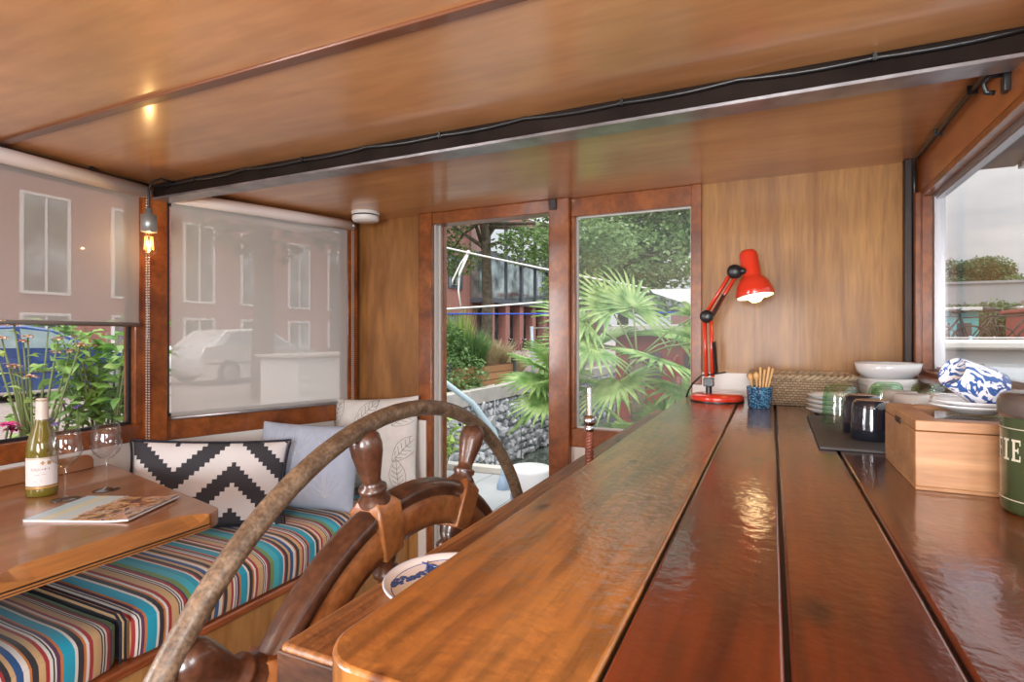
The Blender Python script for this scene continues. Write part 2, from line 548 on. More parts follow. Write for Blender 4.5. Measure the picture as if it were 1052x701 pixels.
M['brick'] = brick_mat('red_brown_brick', (0.36, 0.145, 0.115), (0.28, 0.105, 0.085), (0.33, 0.22, 0.19), 0.24, 0.075, 0.009)
M['pavers'] = brick_mat('pink_grey_pavers', (0.42, 0.33, 0.30), (0.34, 0.27, 0.25), (0.25, 0.21, 0.19), 0.2, 0.1, 0.006, 'Z')
M['bldg_glass'] = mat('building_glass', (0.30, 0.36, 0.36), 0.06, metal=0.75, noise=0.75, nscale=0.9)
M['sky_glass'] = mat('sky_reflecting_glass', (0.85, 0.88, 0.88), 0.08, metal=0.9)
M['bldg_frame'] = mat('dark_grey_frames', (0.07, 0.08, 0.10), 0.45)
M['white_frame'] = mat('white_window_frames', (0.75, 0.74, 0.72), 0.5)
M['concrete'] = mat('pale_concrete', (0.50, 0.47, 0.43), 0.85, noise=0.15, nscale=3)
M['stone'] = mat('grey_rubble', (0.42, 0.43, 0.45), 0.85, noise=0.5, nscale=2.5)
M['wire'] = mat('galvanised_wire', (0.35, 0.36, 0.37), 0.5, metal=0.4)
M['deck'] = mat('grey_painted_deck', (0.34, 0.35, 0.365), 0.6, noise=0.1, nscale=2)
M['water'] = mat('canal_water', (0.06, 0.075, 0.06), 0.06, spec=0.6, bump=0.25, bscale=2)
M['bark'] = mat('grey_brown_bark', (0.20, 0.165, 0.125), 0.9, noise=0.4, nscale=9)
M['leaf_tree'] = leaf_mat('tree_leaves', (0.11, 0.22, 0.07), (0.34, 0.46, 0.20))
M['leaf_dark'] = leaf_mat('dark_tree_leaves', (0.05, 0.12, 0.05), (0.16, 0.28, 0.12))
M['leaf_bush'] = leaf_mat('bright_bush_leaves', (0.12, 0.32, 0.05), (0.42, 0.62, 0.18))
M['leaf_shrub'] = leaf_mat('shrub_leaves', (0.08, 0.19, 0.06), (0.28, 0.42, 0.16))
M['leaf_lime'] = leaf_mat('lime_leaves', (0.25, 0.42, 0.08), (0.5, 0.65, 0.2))
M['palm'] = leaf_mat('palm_blades', (0.13, 0.30, 0.07), (0.48, 0.62, 0.26), 0.35)
M['straw'] = leaf_mat('dry_grass', (0.42, 0.34, 0.19), (0.66, 0.57, 0.37), 0.4)
M['stem'] = mat('green_stems', (0.16, 0.2, 0.07), 0.7)
M['magenta'] = mat('magenta_petals', (0.50, 0.015, 0.16), 0.6)
M['peach'] = mat('faded_peach_petals', (0.72, 0.42, 0.28), 0.7)
M['violet'] = mat('violet_petals', (0.22, 0.13, 0.45), 0.6)
M['redflower'] = mat('red_petals', (0.6, 0.02, 0.02), 0.6)
M['planter'] = brick_mat('orange_planter_boards', (0.42, 0.22, 0.10), (0.36, 0.18, 0.08), (0.12, 0.06, 0.03), 3.0, 0.18, 0.012)
M['car_blue'] = mat('blue_car_paint', (0.03, 0.075, 0.24), 0.15, coat=1.0)
M['car_white'] = mat('white_car_paint', (0.78, 0.78, 0.78), 0.15, coat=1.0)
M['car_glass'] = mat('pale_reflecting_car_glass', (0.28, 0.36, 0.38), 0.05, spec=1.0, coat=1.0)
M['tyre'] = mat('tyre_rubber', (0.02, 0.02, 0.021), 0.7)
M['rope'] = mat('white_rope', (0.80, 0.79, 0.75), 0.8)
M['blue_rope'] = mat('blue_rope', (0.03, 0.08, 0.5), 0.7)
M['canvas'] = mat('white_canvas', (0.80, 0.80, 0.78), 0.7)
M['rail_blue'] = mat('pale_blue_rail', (0.45, 0.58, 0.68), 0.35)
M['pot'] = mat('white_pot', (0.78, 0.79, 0.82), 0.4)
M['pot_blue'] = mat('blue_grey_pot_band', (0.22, 0.30, 0.42), 0.45)
M['redboat'] = mat('dull_red_boat_paint', (0.22, 0.045, 0.035), 0.5)
M['teal'] = mat('teal_paint', (0.09, 0.47, 0.50), 0.5)
M['redroof'] = mat('red_boat_roof', (0.55, 0.10, 0.09), 0.5)
M['boat_white'] = mat('white_boat_paint', (0.58, 0.60, 0.63), 0.4)
M['boat_dark'] = mat('dark_boat_window', (0.09, 0.075, 0.08), 0.15)
M['bridge'] = mat('bridge_grey', (0.27, 0.285, 0.30), 0.6, noise=0.08, nscale=0.5)
M['roofgrey'] = mat('grey_roof_felt', (0.27, 0.29, 0.31), 0.7, noise=0.12, nscale=4)


# ------------------------------------------------------------------ mesh builder
class MB:
    def __init__(self):
        self.v = []
        self.f = []
        self.mi = []
        self.sm = []

    def add(self, vs, fs, mi=0, smooth=False):
        o = len(self.v)
        self.v += [tuple(v) for v in vs]
        for f in fs:
            self.f.append([i + o for i in f])
            self.mi.append(mi)
            self.sm.append(smooth)
        return self

    def box(self, x0, x1, y0, y1, z0, z1, mi=0):
        vs = [(x, y, z) for z in (z0, z1) for y in (y0, y1) for x in (x0, x1)]
        return self.add(vs, [(0, 2, 3, 1), (4, 5, 7, 6), (0, 1, 5, 4), (2, 6, 7, 3), (0, 4, 6, 2), (1, 3, 7, 5)], mi)

    def wbox(self, P, d, n, s0, s1, n0, n1, z0, z1, mi=0):
        """box along a wall: P start, d along, n outward"""
        vs = [(P[0] + d[0] * s + n[0] * q, P[1] + d[1] * s + n[1] * q, z) for z in (z0, z1) for q in (n0, n1) for s in (s0, s1)]
        return self.add(vs, [(0, 2, 3, 1), (4, 5, 7, 6), (0, 1, 5, 4), (2, 6, 7, 3), (0, 4, 6, 2), (1, 3, 7, 5)], mi)

    def prism(self, poly, z0, z1, mi=0):
        k = len(poly)
        vs = [(x, y, z0) for x, y in poly] + [(x, y, z1) for x, y in poly]
        fs = [tuple(range(k - 1, -1, -1)), tuple(range(k, 2 * k))] + [(i, (i + 1) % k, k + (i + 1) % k, k + i) for i in range(k)]
        return self.add(vs, fs, mi)

    def tube(self, pts, r, seg=10, mi=0, closed=False, caps=True):
        pts = [Vector(p) for p in pts]
        k = len(pts)
        rs = r if isinstance(r, (list, tuple)) else [r] * k
        vs = []
        up = None
        for i, p in enumerate(pts):
            if closed:
                t = (pts[(i + 1) % k] - pts[i - 1])
            else:
                t = pts[min(i + 1, k - 1)] - pts[max(i - 1, 0)]
            t = t.normalized() if t.length > 1e-9 else Vector((0, 0, 1))
            if up is None:
                up = Vector((0, 0, 1)) if abs(t.z) < 0.9 else Vector((1, 0, 0))
            a = (up - t * up.dot(t))
            a = a.normalized() if a.length > 1e-6 else t.orthogonal().normalized()
            up = a
            b = t.cross(a)
            for j in range(seg):
                q = 2 * PI * j / seg
                vs.append(p + (a * math.cos(q) + b * math.sin(q)) * rs[i])
        fs = []
        for i in range(k if closed else k - 1):
            for j in range(seg):
                i2 = (i + 1) % k
                fs.append((i * seg + j, i * seg + (j + 1) % seg, i2 * seg + (j + 1) % seg, i2 * seg + j))
        if caps and not closed:
            fs.append(tuple(range(seg - 1, -1, -1)))
            fs.append(tuple((k - 1) * seg + j for j in range(seg)))
        return self.add(vs, fs, mi, True)

    def lathe(self, prof, seg=32, c=(0, 0, 0), axis=None, mi=0, smooth=True):
        """prof: (r, h) list; axis: rotation matrix"""
        vs = []
        for r, h in prof:
            for j in range(seg):
                q = 2 * PI * j / seg
                p = Vector((max(r, 1e-5) * math.cos(q), max(r, 1e-5) * math.sin(q), h))
                if axis is not None:
                    p = axis @ p
                vs.append(p + Vector(c))
        fs = []
        for i in range(len(prof) - 1):
            for j in range(seg):
                fs.append((i * seg + j, i * seg + (j + 1) % seg, (i + 1) * seg + (j + 1) % seg, (i + 1) * seg + j))
        return self.add(vs, fs, mi, smooth)

    def build(self, name, mats, parent=None, loc=None, bevel=0.0, sub=0, bseg=2, weld=False):
        me = bpy.data.meshes.new(name)
        me.from_pydata(self.v, [], self.f)
        ms = mats if isinstance(mats, (list, tuple)) else [mats]
        for m in ms:
            me.materials.append(m)
        for p, mi, s in zip(me.polygons, self.mi, self.sm):
            p.material_index = mi
            p.use_smooth = s
        if weld:
            bm = bmesh.new()
            bm.from_mesh(me)
            bmesh.ops.remove_doubles(bm, verts=bm.verts, dist=1e-5)
            bm.to_mesh(me)
            bm.free()
        o = bpy.data.objects.new(name, me)
        C.objects.link(o)
        if parent:
            o.parent = parent
        if loc:
            o.location = loc
        if bevel:
            b = o.modifiers.new('bevel', 'BEVEL')
            b.width = bevel
            b.segments = bseg
            b.limit_method = 'ANGLE'
            b.angle_limit = R(40)
            for p in me.polygons:
                p.use_smooth = True
            try:
                me.set_sharp_from_angle(angle=R(50))
            except Exception:
                pass
        if sub:
            s = o.modifiers.new('sub', 'SUBSURF')
            s.levels = sub
            s.render_levels = sub
        return o


def tag(o, label=None, cat=None, group=None, kind=None):
    if label:
        o['label'] = label
    if cat:
        o['category'] = cat
    if group:
        o['group'] = group
    if kind:
        o['kind'] = kind
    return o


def thing(name, label, cat, loc=(0, 0, 0), rz=0.0, group=None):
    o = bpy.data.objects.new(name, None)
    o.empty_display_size = 0.05
    C.objects.link(o)
    o.location = loc
    o.rotation_euler = (0, 0, rz)
    return tag(o, label, cat, group)


def struct(o):
    o['kind'] = 'structure'
    return o


def copy_thing(src, loc, rz=None, label=None, scale=None):
    def rec(o, par):
        c = o.copy()
        C.objects.link(c)
        c.parent = par
        for ch in list(o.children):
            rec(ch, c)
        return c
    c = rec(src, None)
    c.location = loc
    if rz is not None:
        c.rotation_euler = (c.rotation_euler[0], c.rotation_euler[1], rz)
    if scale is not None:
        c.scale = scale
    if label:
        c['label'] = label
    return c


def rot_to(v):
    return Vector((0, 0, 1)).rotation_difference(Vector(v).normalized()).to_matrix()


CEIL = H + 0.635
CT = H - 0.24          # counter top
PT = H - 0.31          # low plank top
TT = H - 0.498         # table top
ST = H - 0.80          # seat top
P1 = (-2.38, 1.49)
DL = (math.sin(R(5)), -math.cos(R(5)))
NL = (-math.cos(R(5)), -math.sin(R(5)))
DA = (0.326, 0.946)
NA = (-0.946, 0.326)
FY = 2.44              # inner face of the front wall
RX = 0.47              # inner face of the right wall
BY = -1.6

# ------------------------------------------------------------------ SETTING: cabin shell
struct(MB().box(-2.6, 0.62, BY - 0.1, FY + 0.06, -0.06, 0.0).build('floor', M['floor']))
struct(MB().box(-2.62, 0.60, BY - 0.1, FY + 0.10, CEIL, CEIL + 0.05).build('ceiling', M['ceil']))
struct(MB().box(-2.4, RX, 0.925, 0.955, CEIL - 0.008, CEIL + 0.002).build('trim_1', M['seam'], bevel=0.003))
# deck beam
bm_ = MB().box(-2.40, RX + 0.02, 1.47, 1.53, CEIL - 0.058, CEIL)
beam = struct(bm_.build('trim_2', M['beam'], bevel=0.004))
MB().box(-2.40, RX + 0.02, 1.462, 1.535, CEIL - 0.066, CEIL - 0.058).build('beam_edge', M['beam_edge'], beam)

# left wall
m = MB()
m.wbox(P1, DL, NL, 0, 3.12, 0, 0.05, 0, H - 0.43)
struct(m.build('wall_left', M['white']))


def window(name, P, d, n, s0, s1, z0, z1, fw, rail, depth=0.06, pane=None, wood_m=None, bead=True, top=None, bead_m=None, e=0.012):
    """wooden frame, black bead and pane"""
    m = MB()
    t = rail if top is None else top
    m.wbox(P, d, n, s0 - fw, s1 + fw, -0.012, depth, z0 - rail, z0)
    m.wbox(P, d, n, s0 - fw, s1 + fw, -0.012, depth, z1, z1 + t)
    m.wbox(P, d, n, s0 - fw, s0, -0.010, depth, z0, z1)
    m.wbox(P, d, n, s1, s1 + fw, -0.010, depth, z0, z1)
    o = struct(m.build(name, wood_m or M['frame'], bevel=0.003))
    if bead:
        b = MB()
        b.wbox(P, d, n, s0, s1, 0.015, 0.03, z0, z0 + e)
        b.wbox(P, d, n, s0, s1, 0.015, 0.03, z1 - e, z1)
        b.wbox(P, d, n, s0, s0 + e, 0.015, 0.03, z0 + e, z1 - e)
        b.wbox(P, d, n, s1 - e, s1, 0.015, 0.03, z0 + e, z1 - e)
        b.build('glazing_bead', bead_m or M['gasket'], o)
    g = MB().wbox(P, d, n, s0 + 0.002, s1 - 0.002, 0.031, 0.035, z0 + 0.002, z1 - 0.002)
    g.build('pane', pane or M['pane'], o)
    return o


window('window_1', P1, DL, NL, 0.075, 1.55, H - 0.36, H + 0.58, 0.035, 0.07, top=0.055)
window('window_2', P1, DL, NL, 1.68, 2.98, H - 0.36, H + 0.58, 0.065, 0.07, top=0.055)
# angled wall
struct(MB().wbox(P1, DA, NA, 0, 1.0, 0, 0.05, 0, H - 0.445).build('wall_front_left', M['white']))
window('window_3', P1, DA, NA, 0.06, 0.90, H - 0.345, H + 0.58, 0.035, 0.10, top=0.055)
# corner post
m = MB()
m.prism([(P1[0] + 0.045, P1[1] - 0.045), (P1[0] + 0.055, P1[1] + 0.035), (P1[0] - 0.03, P1[1] + 0.06), (P1[0] - 0.06, P1[1] - 0.045)], H - 0.45, CEIL)
struct(m.build('trim_3', M['frame'], bevel=0.004))
m = MB()
m.wbox(P1, DA, NA, 0.905, 0.965, -0.02, 0.05, H - 0.445, CEIL)
struct(m.build('trim_4', M['frame'], bevel=0.004))
# front wall, plywood left of the door
m = MB()
m.box(-2.14, -1.655, FY, FY + 0.05, H - 0.43, CEIL)
struct(m.build('wall_front', M['ply_dark']))
m = MB()
m.box(-2.14, -1.655, FY, FY + 0.05, 0, H - 0.43)
struct(m.build('wall_front_lower', M['white']))
# door surround
m = MB()
m.box(-1.655, -1.575, FY - 0.035, FY + 0.06, 0, CEIL)
m.box(-0.935, -0.835, FY - 0.035, FY + 0.06, 0, CEIL)
m.box(-1.575, -0.935, FY - 0.03, FY + 0.06, H + 0.575, CEIL)
door = struct(m.build('door_1', M['frame'], bevel=0.004))
m = MB()
m.box(-1.575, -1.567, FY - 0.01, FY + 0.055, 0, H + 0.575)
m.box(-1.567, -1.556, FY + 0.02, FY + 0.03, 0, H + 0.575)
m.build('weatherstrip', M['alu_pale'], door)
MB().box(-1.54, -1.552, FY + 0.03, FY + 0.055, 0, H + 0.575).build('jamb_stop', M['frame'], door)
MB().box(-0.925, -0.895, FY - 0.05, FY - 0.034, H + 0.585, CEIL - 0.005).build('latch_block', M['black'], door)
MB().box(-1.575, -0.935, FY - 0.03, FY + 0.06, 0.0, 0.02).build('threshold', M['dark_wood'], door)
# fixed light beside the door
window('window_4', (0, FY), (1, 0), (0, 1), -0.815, -0.305, H - 0.42, H + 0.55, 0.02, 0.085, depth=0.05, pane=M['pane_hazy'], bead_m=M['alu_pale'], e=0.006)
struct(MB().box(-0.835, -0.26, FY, FY + 0.05, 0, H - 0.505).build('wall_front_middle', M['white']))
struct(MB().box(-0.305, -0.262, FY - 0.02, FY + 0.05, H - 0.2, CEIL).build('trim_5', M['frame'], bevel=0.003))
# right plywood panel
struct(MB().box(-0.262, RX + 0.08, FY, FY + 0.05, H - 0.15, CEIL).build('wall_front_right', M['ply']))
struct(MB().box(-0.30, RX + 0.05, FY - 0.012, FY + 0.05, 0, H - 0.148).build('baseboard_front', M['white'], bevel=0.002))
# right wall
struct(MB().box(RX, RX + 0.05, BY, FY + 0.05, 0, H - 0.145).build('wall_right', M['frame']))
m = MB()
m.box(RX, RX + 0.05, BY, FY, H + 0.505, CEIL)
struct(m.build('wall_right_head', M['frame_orange']))
m = MB()
m.box(RX - 0.015, RX + 0.05, 2.36, FY, H - 0.145, H + 0.505)
m.box(RX - 0.01, RX + 0.05, -1.6, -1.3, H - 0.145, H + 0.505)
struct(m.build('trim_6', M['frame'], bevel=0.003))
struct(MB().box(RX - 0.04, RX - 0.016, FY - 0.045, FY - 0.013, CT, CEIL).build('trim_7', M['dark_wood'], bevel=0.003))
struct(MB().box(RX - 0.03, RX + 0.05, -1.3, 2.36, H - 0.150, H - 0.132).build('trim_8', M['frame'], bevel=0.003))
m = MB()
for a in [(RX, RX + 0.03, -1.3, 2.36, H - 0.132, H - 0.117), (RX, RX + 0.03, -1.3, 2.36, H + 0.485, H + 0.505), (RX, RX + 0.03, 2.335, 2.36, H - 0.117, H + 0.485), (RX, RX + 0.03, -1.3, -1.27, H - 0.117, H + 0.485)]:
    m.box(*a)
w5 = struct(m.build('window_5', M['frame'], bevel=0.002))
m = MB()
for a in [(RX + 0.03, RX + 0.06, -1.3, 2.335, H - 0.132, H - 0.108), (RX + 0.03, RX + 0.06, -1.3, 2.335, H + 0.472, H + 0.50), (RX + 0.03, RX + 0.06, 2.312, 2.335, H - 0.108, H + 0.472)]:
    m.box(*a)
m.build('sliding_track', M['alu'], w5)
m = MB()
m.box(RX + 0.034, RX + 0.056, 2.307, 2.312, H - 0.108, H + 0.472)
m.box(RX + 0.034, RX + 0.056, -1.3, 2.307, H - 0.108, H - 0.102)
m.box(RX + 0.034, RX + 0.056, -1.3, 2.307, H + 0.466, H + 0.472)
m.build('glazing_bead', M['alu'], w5)
MB().box(RX + 0.044, RX + 0.048, -1.29, 2.306, H - 0.103, H + 0.467).build('pane', M['pane'], w5)
# back wall (behind the helm) with two wide windows
m = MB()
m.box(-2.3, RX + 0.05, BY - 0.05, BY, 0, H - 0.47)
m.box(-2.3, RX + 0.05, BY - 0.05, BY, H + 0.56, CEIL)
for a, b in ((-2.3, -1.95), (-0.87, -0.73), (0.35, RX + 0.05)):
    m.box(a, b, BY - 0.05, BY, H - 0.47, H + 0.56)
struct(m.build('wall_back', M['ply']))
for k, (a, b) in enumerate(((-1.95, -0.87), (-0.73, 0.35))):
    m = MB()
    m.box(a, b, BY - 0.03, BY + 0.01, H - 0.47, H - 0.43)
    m.box(a, b, BY - 0.03, BY + 0.01, H + 0.52, H + 0.56)
    m.box(a, a + 0.04, BY - 0.03, BY + 0.01, H - 0.43, H + 0.52)
    m.box(b - 0.04, b, BY - 0.03, BY + 0.01, H - 0.43, H + 0.52)
    w = struct(m.build('window_%d' % (6 + k), M['frame']))
    MB().box(a + 0.04, b - 0.04, BY - 0.012, BY - 0.008, H - 0.43, H + 0.52).build('pane', M['pane'], w)


# ------------------------------------------------------------------ cables
def sag(pts, n=8, r=0.0045, wob=0.0):
    out = []
    for a, b in zip(pts[:-1], pts[1:]):
        for i in range(n):
            f = i / n
            p = Vector(a).lerp(Vector(b), f)
            p.z += -wob * math.sin(PI * f)
            out.append(p)
    out.append(Vector(pts[-1]))
    return out


cb = thing('cable', 'black cable clipped along the face of the dark ceiling beam', 'cable', (-0.9, 1.46, CEIL - 0.012))
pts = [(-1.44 + i * 0.283, 0, 0.002 - 0.006 * (i % 2)) for i in range(11)]
MB().tube(sag(pts, 5, wob=0.006), 0.0055, 8).build('wire', M['black'], cb)
for p in pts[1:-1:2]:
    MB().box(p[0] - 0.004, p[0] + 0.004, -0.008, 0.002, p[2] - 0.008, p[2] + 0.010).build('clip', M['black'], cb)
c0 = Vector((P1[0] + 0.06, P1[1] - 0.05, CEIL - 0.012))
e0 = c0 + Vector((DL[0], DL[1], 0)) * 2.6
cb = thing('cable', 'black cable running along the top of the left window wall', 'cable', c0)
MB().tube(sag([(0, 0, 0), (DL[0] * 0.5, DL[1] * 0.5, -0.004), (DL[0] * 1.1, DL[1] * 1.1, 0), (DL[0] * 2.6, DL[1] * 2.6, 0)], 6, wob=0.003), 0.0055, 8).build('wire', M['black'], cb)
for s in (0.22, 0.5, 0.9):
    MB().box(DL[0] * s - 0.008, DL[0] * s + 0.008, DL[1] * s - 0.004, DL[1] * s + 0.004, -0.012, 0.012).build('clip', M['black'], cb)
cb = thing('cable', 'black cable along the right ceiling corner then down beside the window', 'cable', (RX - 0.012, FY - 0.055, CT + 0.02))
zt = CEIL - 0.012 - CT - 0.02
pp = [(0, 0, 0), (0.002, 0, 0.3), (-0.001, 0, zt - 0.02), (-0.002, -0.02, zt), (0.0, -0.4, zt - 0.003), (0.002, -0.86, zt)]
MB().tube(sag(pp, 6, wob=0.0), 0.006, 8).build('wire', M['black'], cb)
for s in (-0.3, -0.62):
    MB().box(-0.01, 0.011, s - 0.004, s + 0.004, zt - 0.012, zt + 0.010).build('clip', M['black'], cb)
MB().box(-0.009, 0.01, -0.006, 0.006, 0.0, 0.03).build('plug', M['black'], cb)
# hook on the right head
hk = thing('hook', 'black iron hook screwed to the orange band above the right window', 'hook', (RX, 1.53 + 0.03, H + 0.565))
MB().box(-0.012, -0.0, -0.012, 0.012, -0.03, 0.03).build('plate', M['black'], hk, bevel=0.002)
MB().tube([(-0.012, 0, 0.01), (-0.035, 0, 0.01), (-0.045, 0, -0.005), (-0.04, 0, -0.025), (-0.025, 0, -0.028)], 0.006, 8).build('hook_arm', M['black'], hk)


# ------------------------------------------------------------------ roller blinds
def roller(name_label, P, d, n, s0, s1, zbot, side):
    base = (P[0] + d[0] * s0, P[1] + d[1] * s0, H)
    t = thing('roller_blind', name_label, 'blind', base)
    L = s1 - s0
    o = Vector((-n[0], -n[1], 0)) * 0.047
    dv = Vector((d[0], d[1], 0))
    zc = 0.595
    a = o + dv * 0.012 + Vector((0, 0, zc))
    b = o + dv * (L - 0.012) + Vector((0, 0, zc))
    MB().tube([a, a.lerp(b, .33), a.lerp(b, .66), b], 0.027, 20).build('roller_tube', M['tube'], t)
    m = MB()
    q = o + Vector((n[0], n[1], 0)) * 0.024
    p00 = q + dv * 0.014
    p11 = q + dv * (L - 0.014)
    k = 20
    vs, fs = [], []
    for i in range(k + 1):
        f = i / k
        z = zc + (zbot - zc) * f
        w = 0.0015 * math.sin(9 * f)
        for p in (p00, p00.lerp(p11, .5), p11):
            vs.append((p.x + n[0] * w, p.y + n[1] * w, z))
    for i in range(k):
        for j in range(2):
            fs.append((i * 3 + j, i * 3 + j + 1, i * 3 + j + 4, i * 3 + j + 3))
    m.add(vs, fs, 0, True)
    m.build('blind_fabric', M['blind_pale'] if side else M['blind'], t)
    aa = p00 + Vector((0, 0, zbot - 0.006))
    bb = p11 + Vector((0, 0, zbot - 0.006))
    MB().tube([aa, aa.lerp(bb, .5), bb], 0.0085, 10).build('bottom_bar', M['alu'], t)
    for pp_, sgn in ((a, -1), (b, 1)):
        m = MB()
        ax = rot_to(dv)
        m.lathe([(0, -0.008), (0.022, -0.008), (0.022, 0.006), (0.010, 0.008), (0, 0.008)], 14, pp_ + dv * sgn * 0.014, ax)
        m.tube([pp_ + dv * sgn * 0.014, pp_ + dv * sgn * 0.014 + Vector((n[0], n[1], 0)) * 0.037], 0.008, 8)
        m.build('bracket', M['alu'], t)
    # bead chain loop
    e = a if side == 0 else b
    sg = -1 if side == 0 else 1
    m = MB()
    for off in (-0.007, 0.009):
        x0 = e + dv * (sg * 0.016) + Vector((-n[0], -n[1], 0)) * off
        steps = 95
        for i in range(steps):
            z = zc - 0.01 - i * 0.0108
            m.lathe([(0, -0.0036), (0.003, -0.0018), (0.003, 0.0018), (0, 0.0036)], 5, x0 + Vector((0, 0, z - zc)))
    m.build('bead_chain', M['alu_pale'], t)
    return t


roller('half drawn grey roller blind over the left window above wine and flowers', P1, DL, NL, 0.055, 1.60, 0.055, 0)
roller('fully lowered translucent grey roller blind behind the cushions', P1, DA, NA, 0.055, 0.915, -0.345, 1)

# smoke detector
sd = thing('smoke_detector', 'round white smoke detector on the ceiling near the door', 'smoke detector', (-1.87, 2.25, CEIL))
MB().lathe([(0, 0), (0.068, 0), (0.070, -0.004), (0.070, -0.016), (0.067, -0.019)], 36).build('base', M['smoke'], sd)
MB().lathe([(0.060, -0.019), (0.062, -0.024), (0.062, -0.026)], 36).build('vent_slot', M['black'], sd)
MB().lathe([(0.067, -0.025), (0.067, -0.042), (0.061, -0.05), (0, -0.052)], 36).build('cover', M['smoke'], sd)

# hanging filament bulb
hb = thing('pendant_bulb', 'clear filament bulb glowing on a black flex at the corner post', 'lamp', (-2.21, 1.375, CEIL))
bz = H + 0.41 - CEIL
MB().tube([(-0.03, 0.085, -0.03), (0.02, 0.085, -0.012), (0.012, 0.04, -0.008), (0.0, 0.012, -0.025), (0, 0, -0.06), (0, 0, -0.11), (0, 0, bz + 0.07)], 0.0045, 8).build('flex', M['black'], hb)
MB().lathe([(0, 0.092), (0.012, 0.092), (0.014, 0.07), (0.027, 0.066), (0.028, 0.0), (0.021, -0.002), (0, -0.002)], 24, (0, 0, bz)).build('socket', mat('grey_socket', (0.33, 0.35, 0.34), 0.35, metal=0.5), hb)
MB().lathe([(0.02, 0), (0.026, -0.01), (0.030, -0.025), (0.030, -0.06), (0.026, -0.08), (0.014, -0.092), (0, -0.095)], 24, (0, 0, bz)).build('bulb_glass', M['amber'], hb)
m = MB()
for k in range(6):
    q = k * PI / 3
    m.tube([(0.012 * math.cos(q), 0.012 * math.sin(q), bz - 0.018), (0.016 * math.cos(q + .2), 0.016 * math.sin(q + .2), bz - 0.07)], 0.0010, 5)
m.build('filament', M['filament'], hb)
ld = bpy.data.lights.new('pendant_light', 'POINT')
ld.energy = 1.2
ld.color = (1, 0.6, 0.25)
ld.shadow_soft_size = 0.006
lo = bpy.data.objects.new('pendant_light', ld)
C.objects.link(lo)
lo.parent = hb
lo.location = (0, 0, bz - 0.045)

# ------------------------------------------------------------------ bench
bn = thing('bench', 'built-in golden wood bench with red-brown nosing under the striped cushions', 'bench', (-2.0, 0.6, 0))
bx = 0.32   # front face local x
m = MB()
bp_ = [(-0.17, -1.3), (bx - 0.02, -1.3), (bx - 0.02, 1.785), (-0.03, 1.785), (-0.345, 0.88)]
m.prism(bp_, 0, 0.27)
m.build('base_box', M['bench'], bn, bevel=0.003)
m = MB()
m.prism([(x if x < .2 else bx, y) for x, y in bp_], 0.27, 0.298)
m.build('nosing', M['nosing'], bn, bevel=0.006)
MB().box(0.0, bx + 0.03, 1.787, 1.793, 0.0, 0.42).build('end_board', M['bench'], bn)
pan = thing('side_panel', 'white painted end panel behind the pillows beside the door', 'panel', (-1.84, 2.395, 0))
MB().box(-0.27, 0.235, 0.0, 0.03, 0, H - 0.43).build('board', M['white'], pan, bevel=0.003)


def cushion(label, y0, y1, x0, x1, z0, z1, first_stripe):
    cx, cy = (x0 + x1) / 2, (y0 + y1) / 2
    t = thing('seat_cushion', label, 'cushion', (cx, cy, z0), 0, 'striped bench cushions')
    bm = bmesh.new()
    bmesh.ops.create_cube(bm, size=1)
    for v in bm.verts:
        v.co = Vector((v.co.x * (x1 - x0), v.co.y * (y1 - y0), (v.co.z + .5) * (z1 - z0)))
    bmesh.ops.subdivide_edges(bm, edges=bm.edges, cuts=9, use_grid_fill=True)
    hx, hy, hz = (x1 - x0) / 2, (y1 - y0) / 2, z1 - z0
    for v in bm.verts:
        ux, uy, uz = v.co.x / hx, v.co.y / hy, v.co.z / hz
        if uz > .5:
            v.co.z += 0.010 * (1 - ux ** 4) * (1 - uy ** 6) * (uz - .5) * 2
            v.co.z += 0.004 * mnoise.noise(v.co * 6)
        # rounded rims
        ex = max(0, abs(ux) - 0.86) / 0.14
        ey = max(0, abs(uy) - 0.93) / 0.07
        if uz > 0.85:
            v.co.z -= 0.022 * max(ex, ey) ** 2
        if ux > .99:
            v.co.x += 0.010 * math.sin(PI * uz)
        # the back edge follows the two walls
        wy = v.co.y + cy
        xw = (P1[0] + 0.0872 * (P1[1] - wy) if wy < P1[1] else P1[0] + 0.345 * (wy - P1[1])) + 0.022
        f_ = (v.co.x + hx) / (2 * hx)
        v.co.x = (xw - cx) + f_ * (hx - (xw - cx))
    me = bpy.data.meshes.new('cover')
    bm.to_mesh(me)
    bm.free()
    for p in me.polygons:
        p.use_smooth = True
    me.materials.append(M['stripe'])
    o = bpy.data.objects.new('cover', me)
    C.objects.link(o)
    o.parent = t
    s = o.modifiers.new('sub', 'SUBSURF')
    s.levels = s.render_levels = 1
    m = MB()
    yy = -hy if first_stripe else hy
    m.tube([(hx * .985, yy * .998, 0.012), (hx * .99, yy * .998, hz * .85), (hx * .9, yy * .998, hz * .985), (-hx * .9, yy * .998, hz)], 0.0035, 6)
    m.build('piping', M['navy_cloth'], t)
    return t


cushion('farther striped seat cushion, the one under the pillows', 0.985, 2.385, -2.29, -1.69, 0.299, ST, True)
cushion('nearer striped seat cushion, under the table at the left edge', -0.6, 0.975, -2.28, -1.69, 0.299, ST, False)


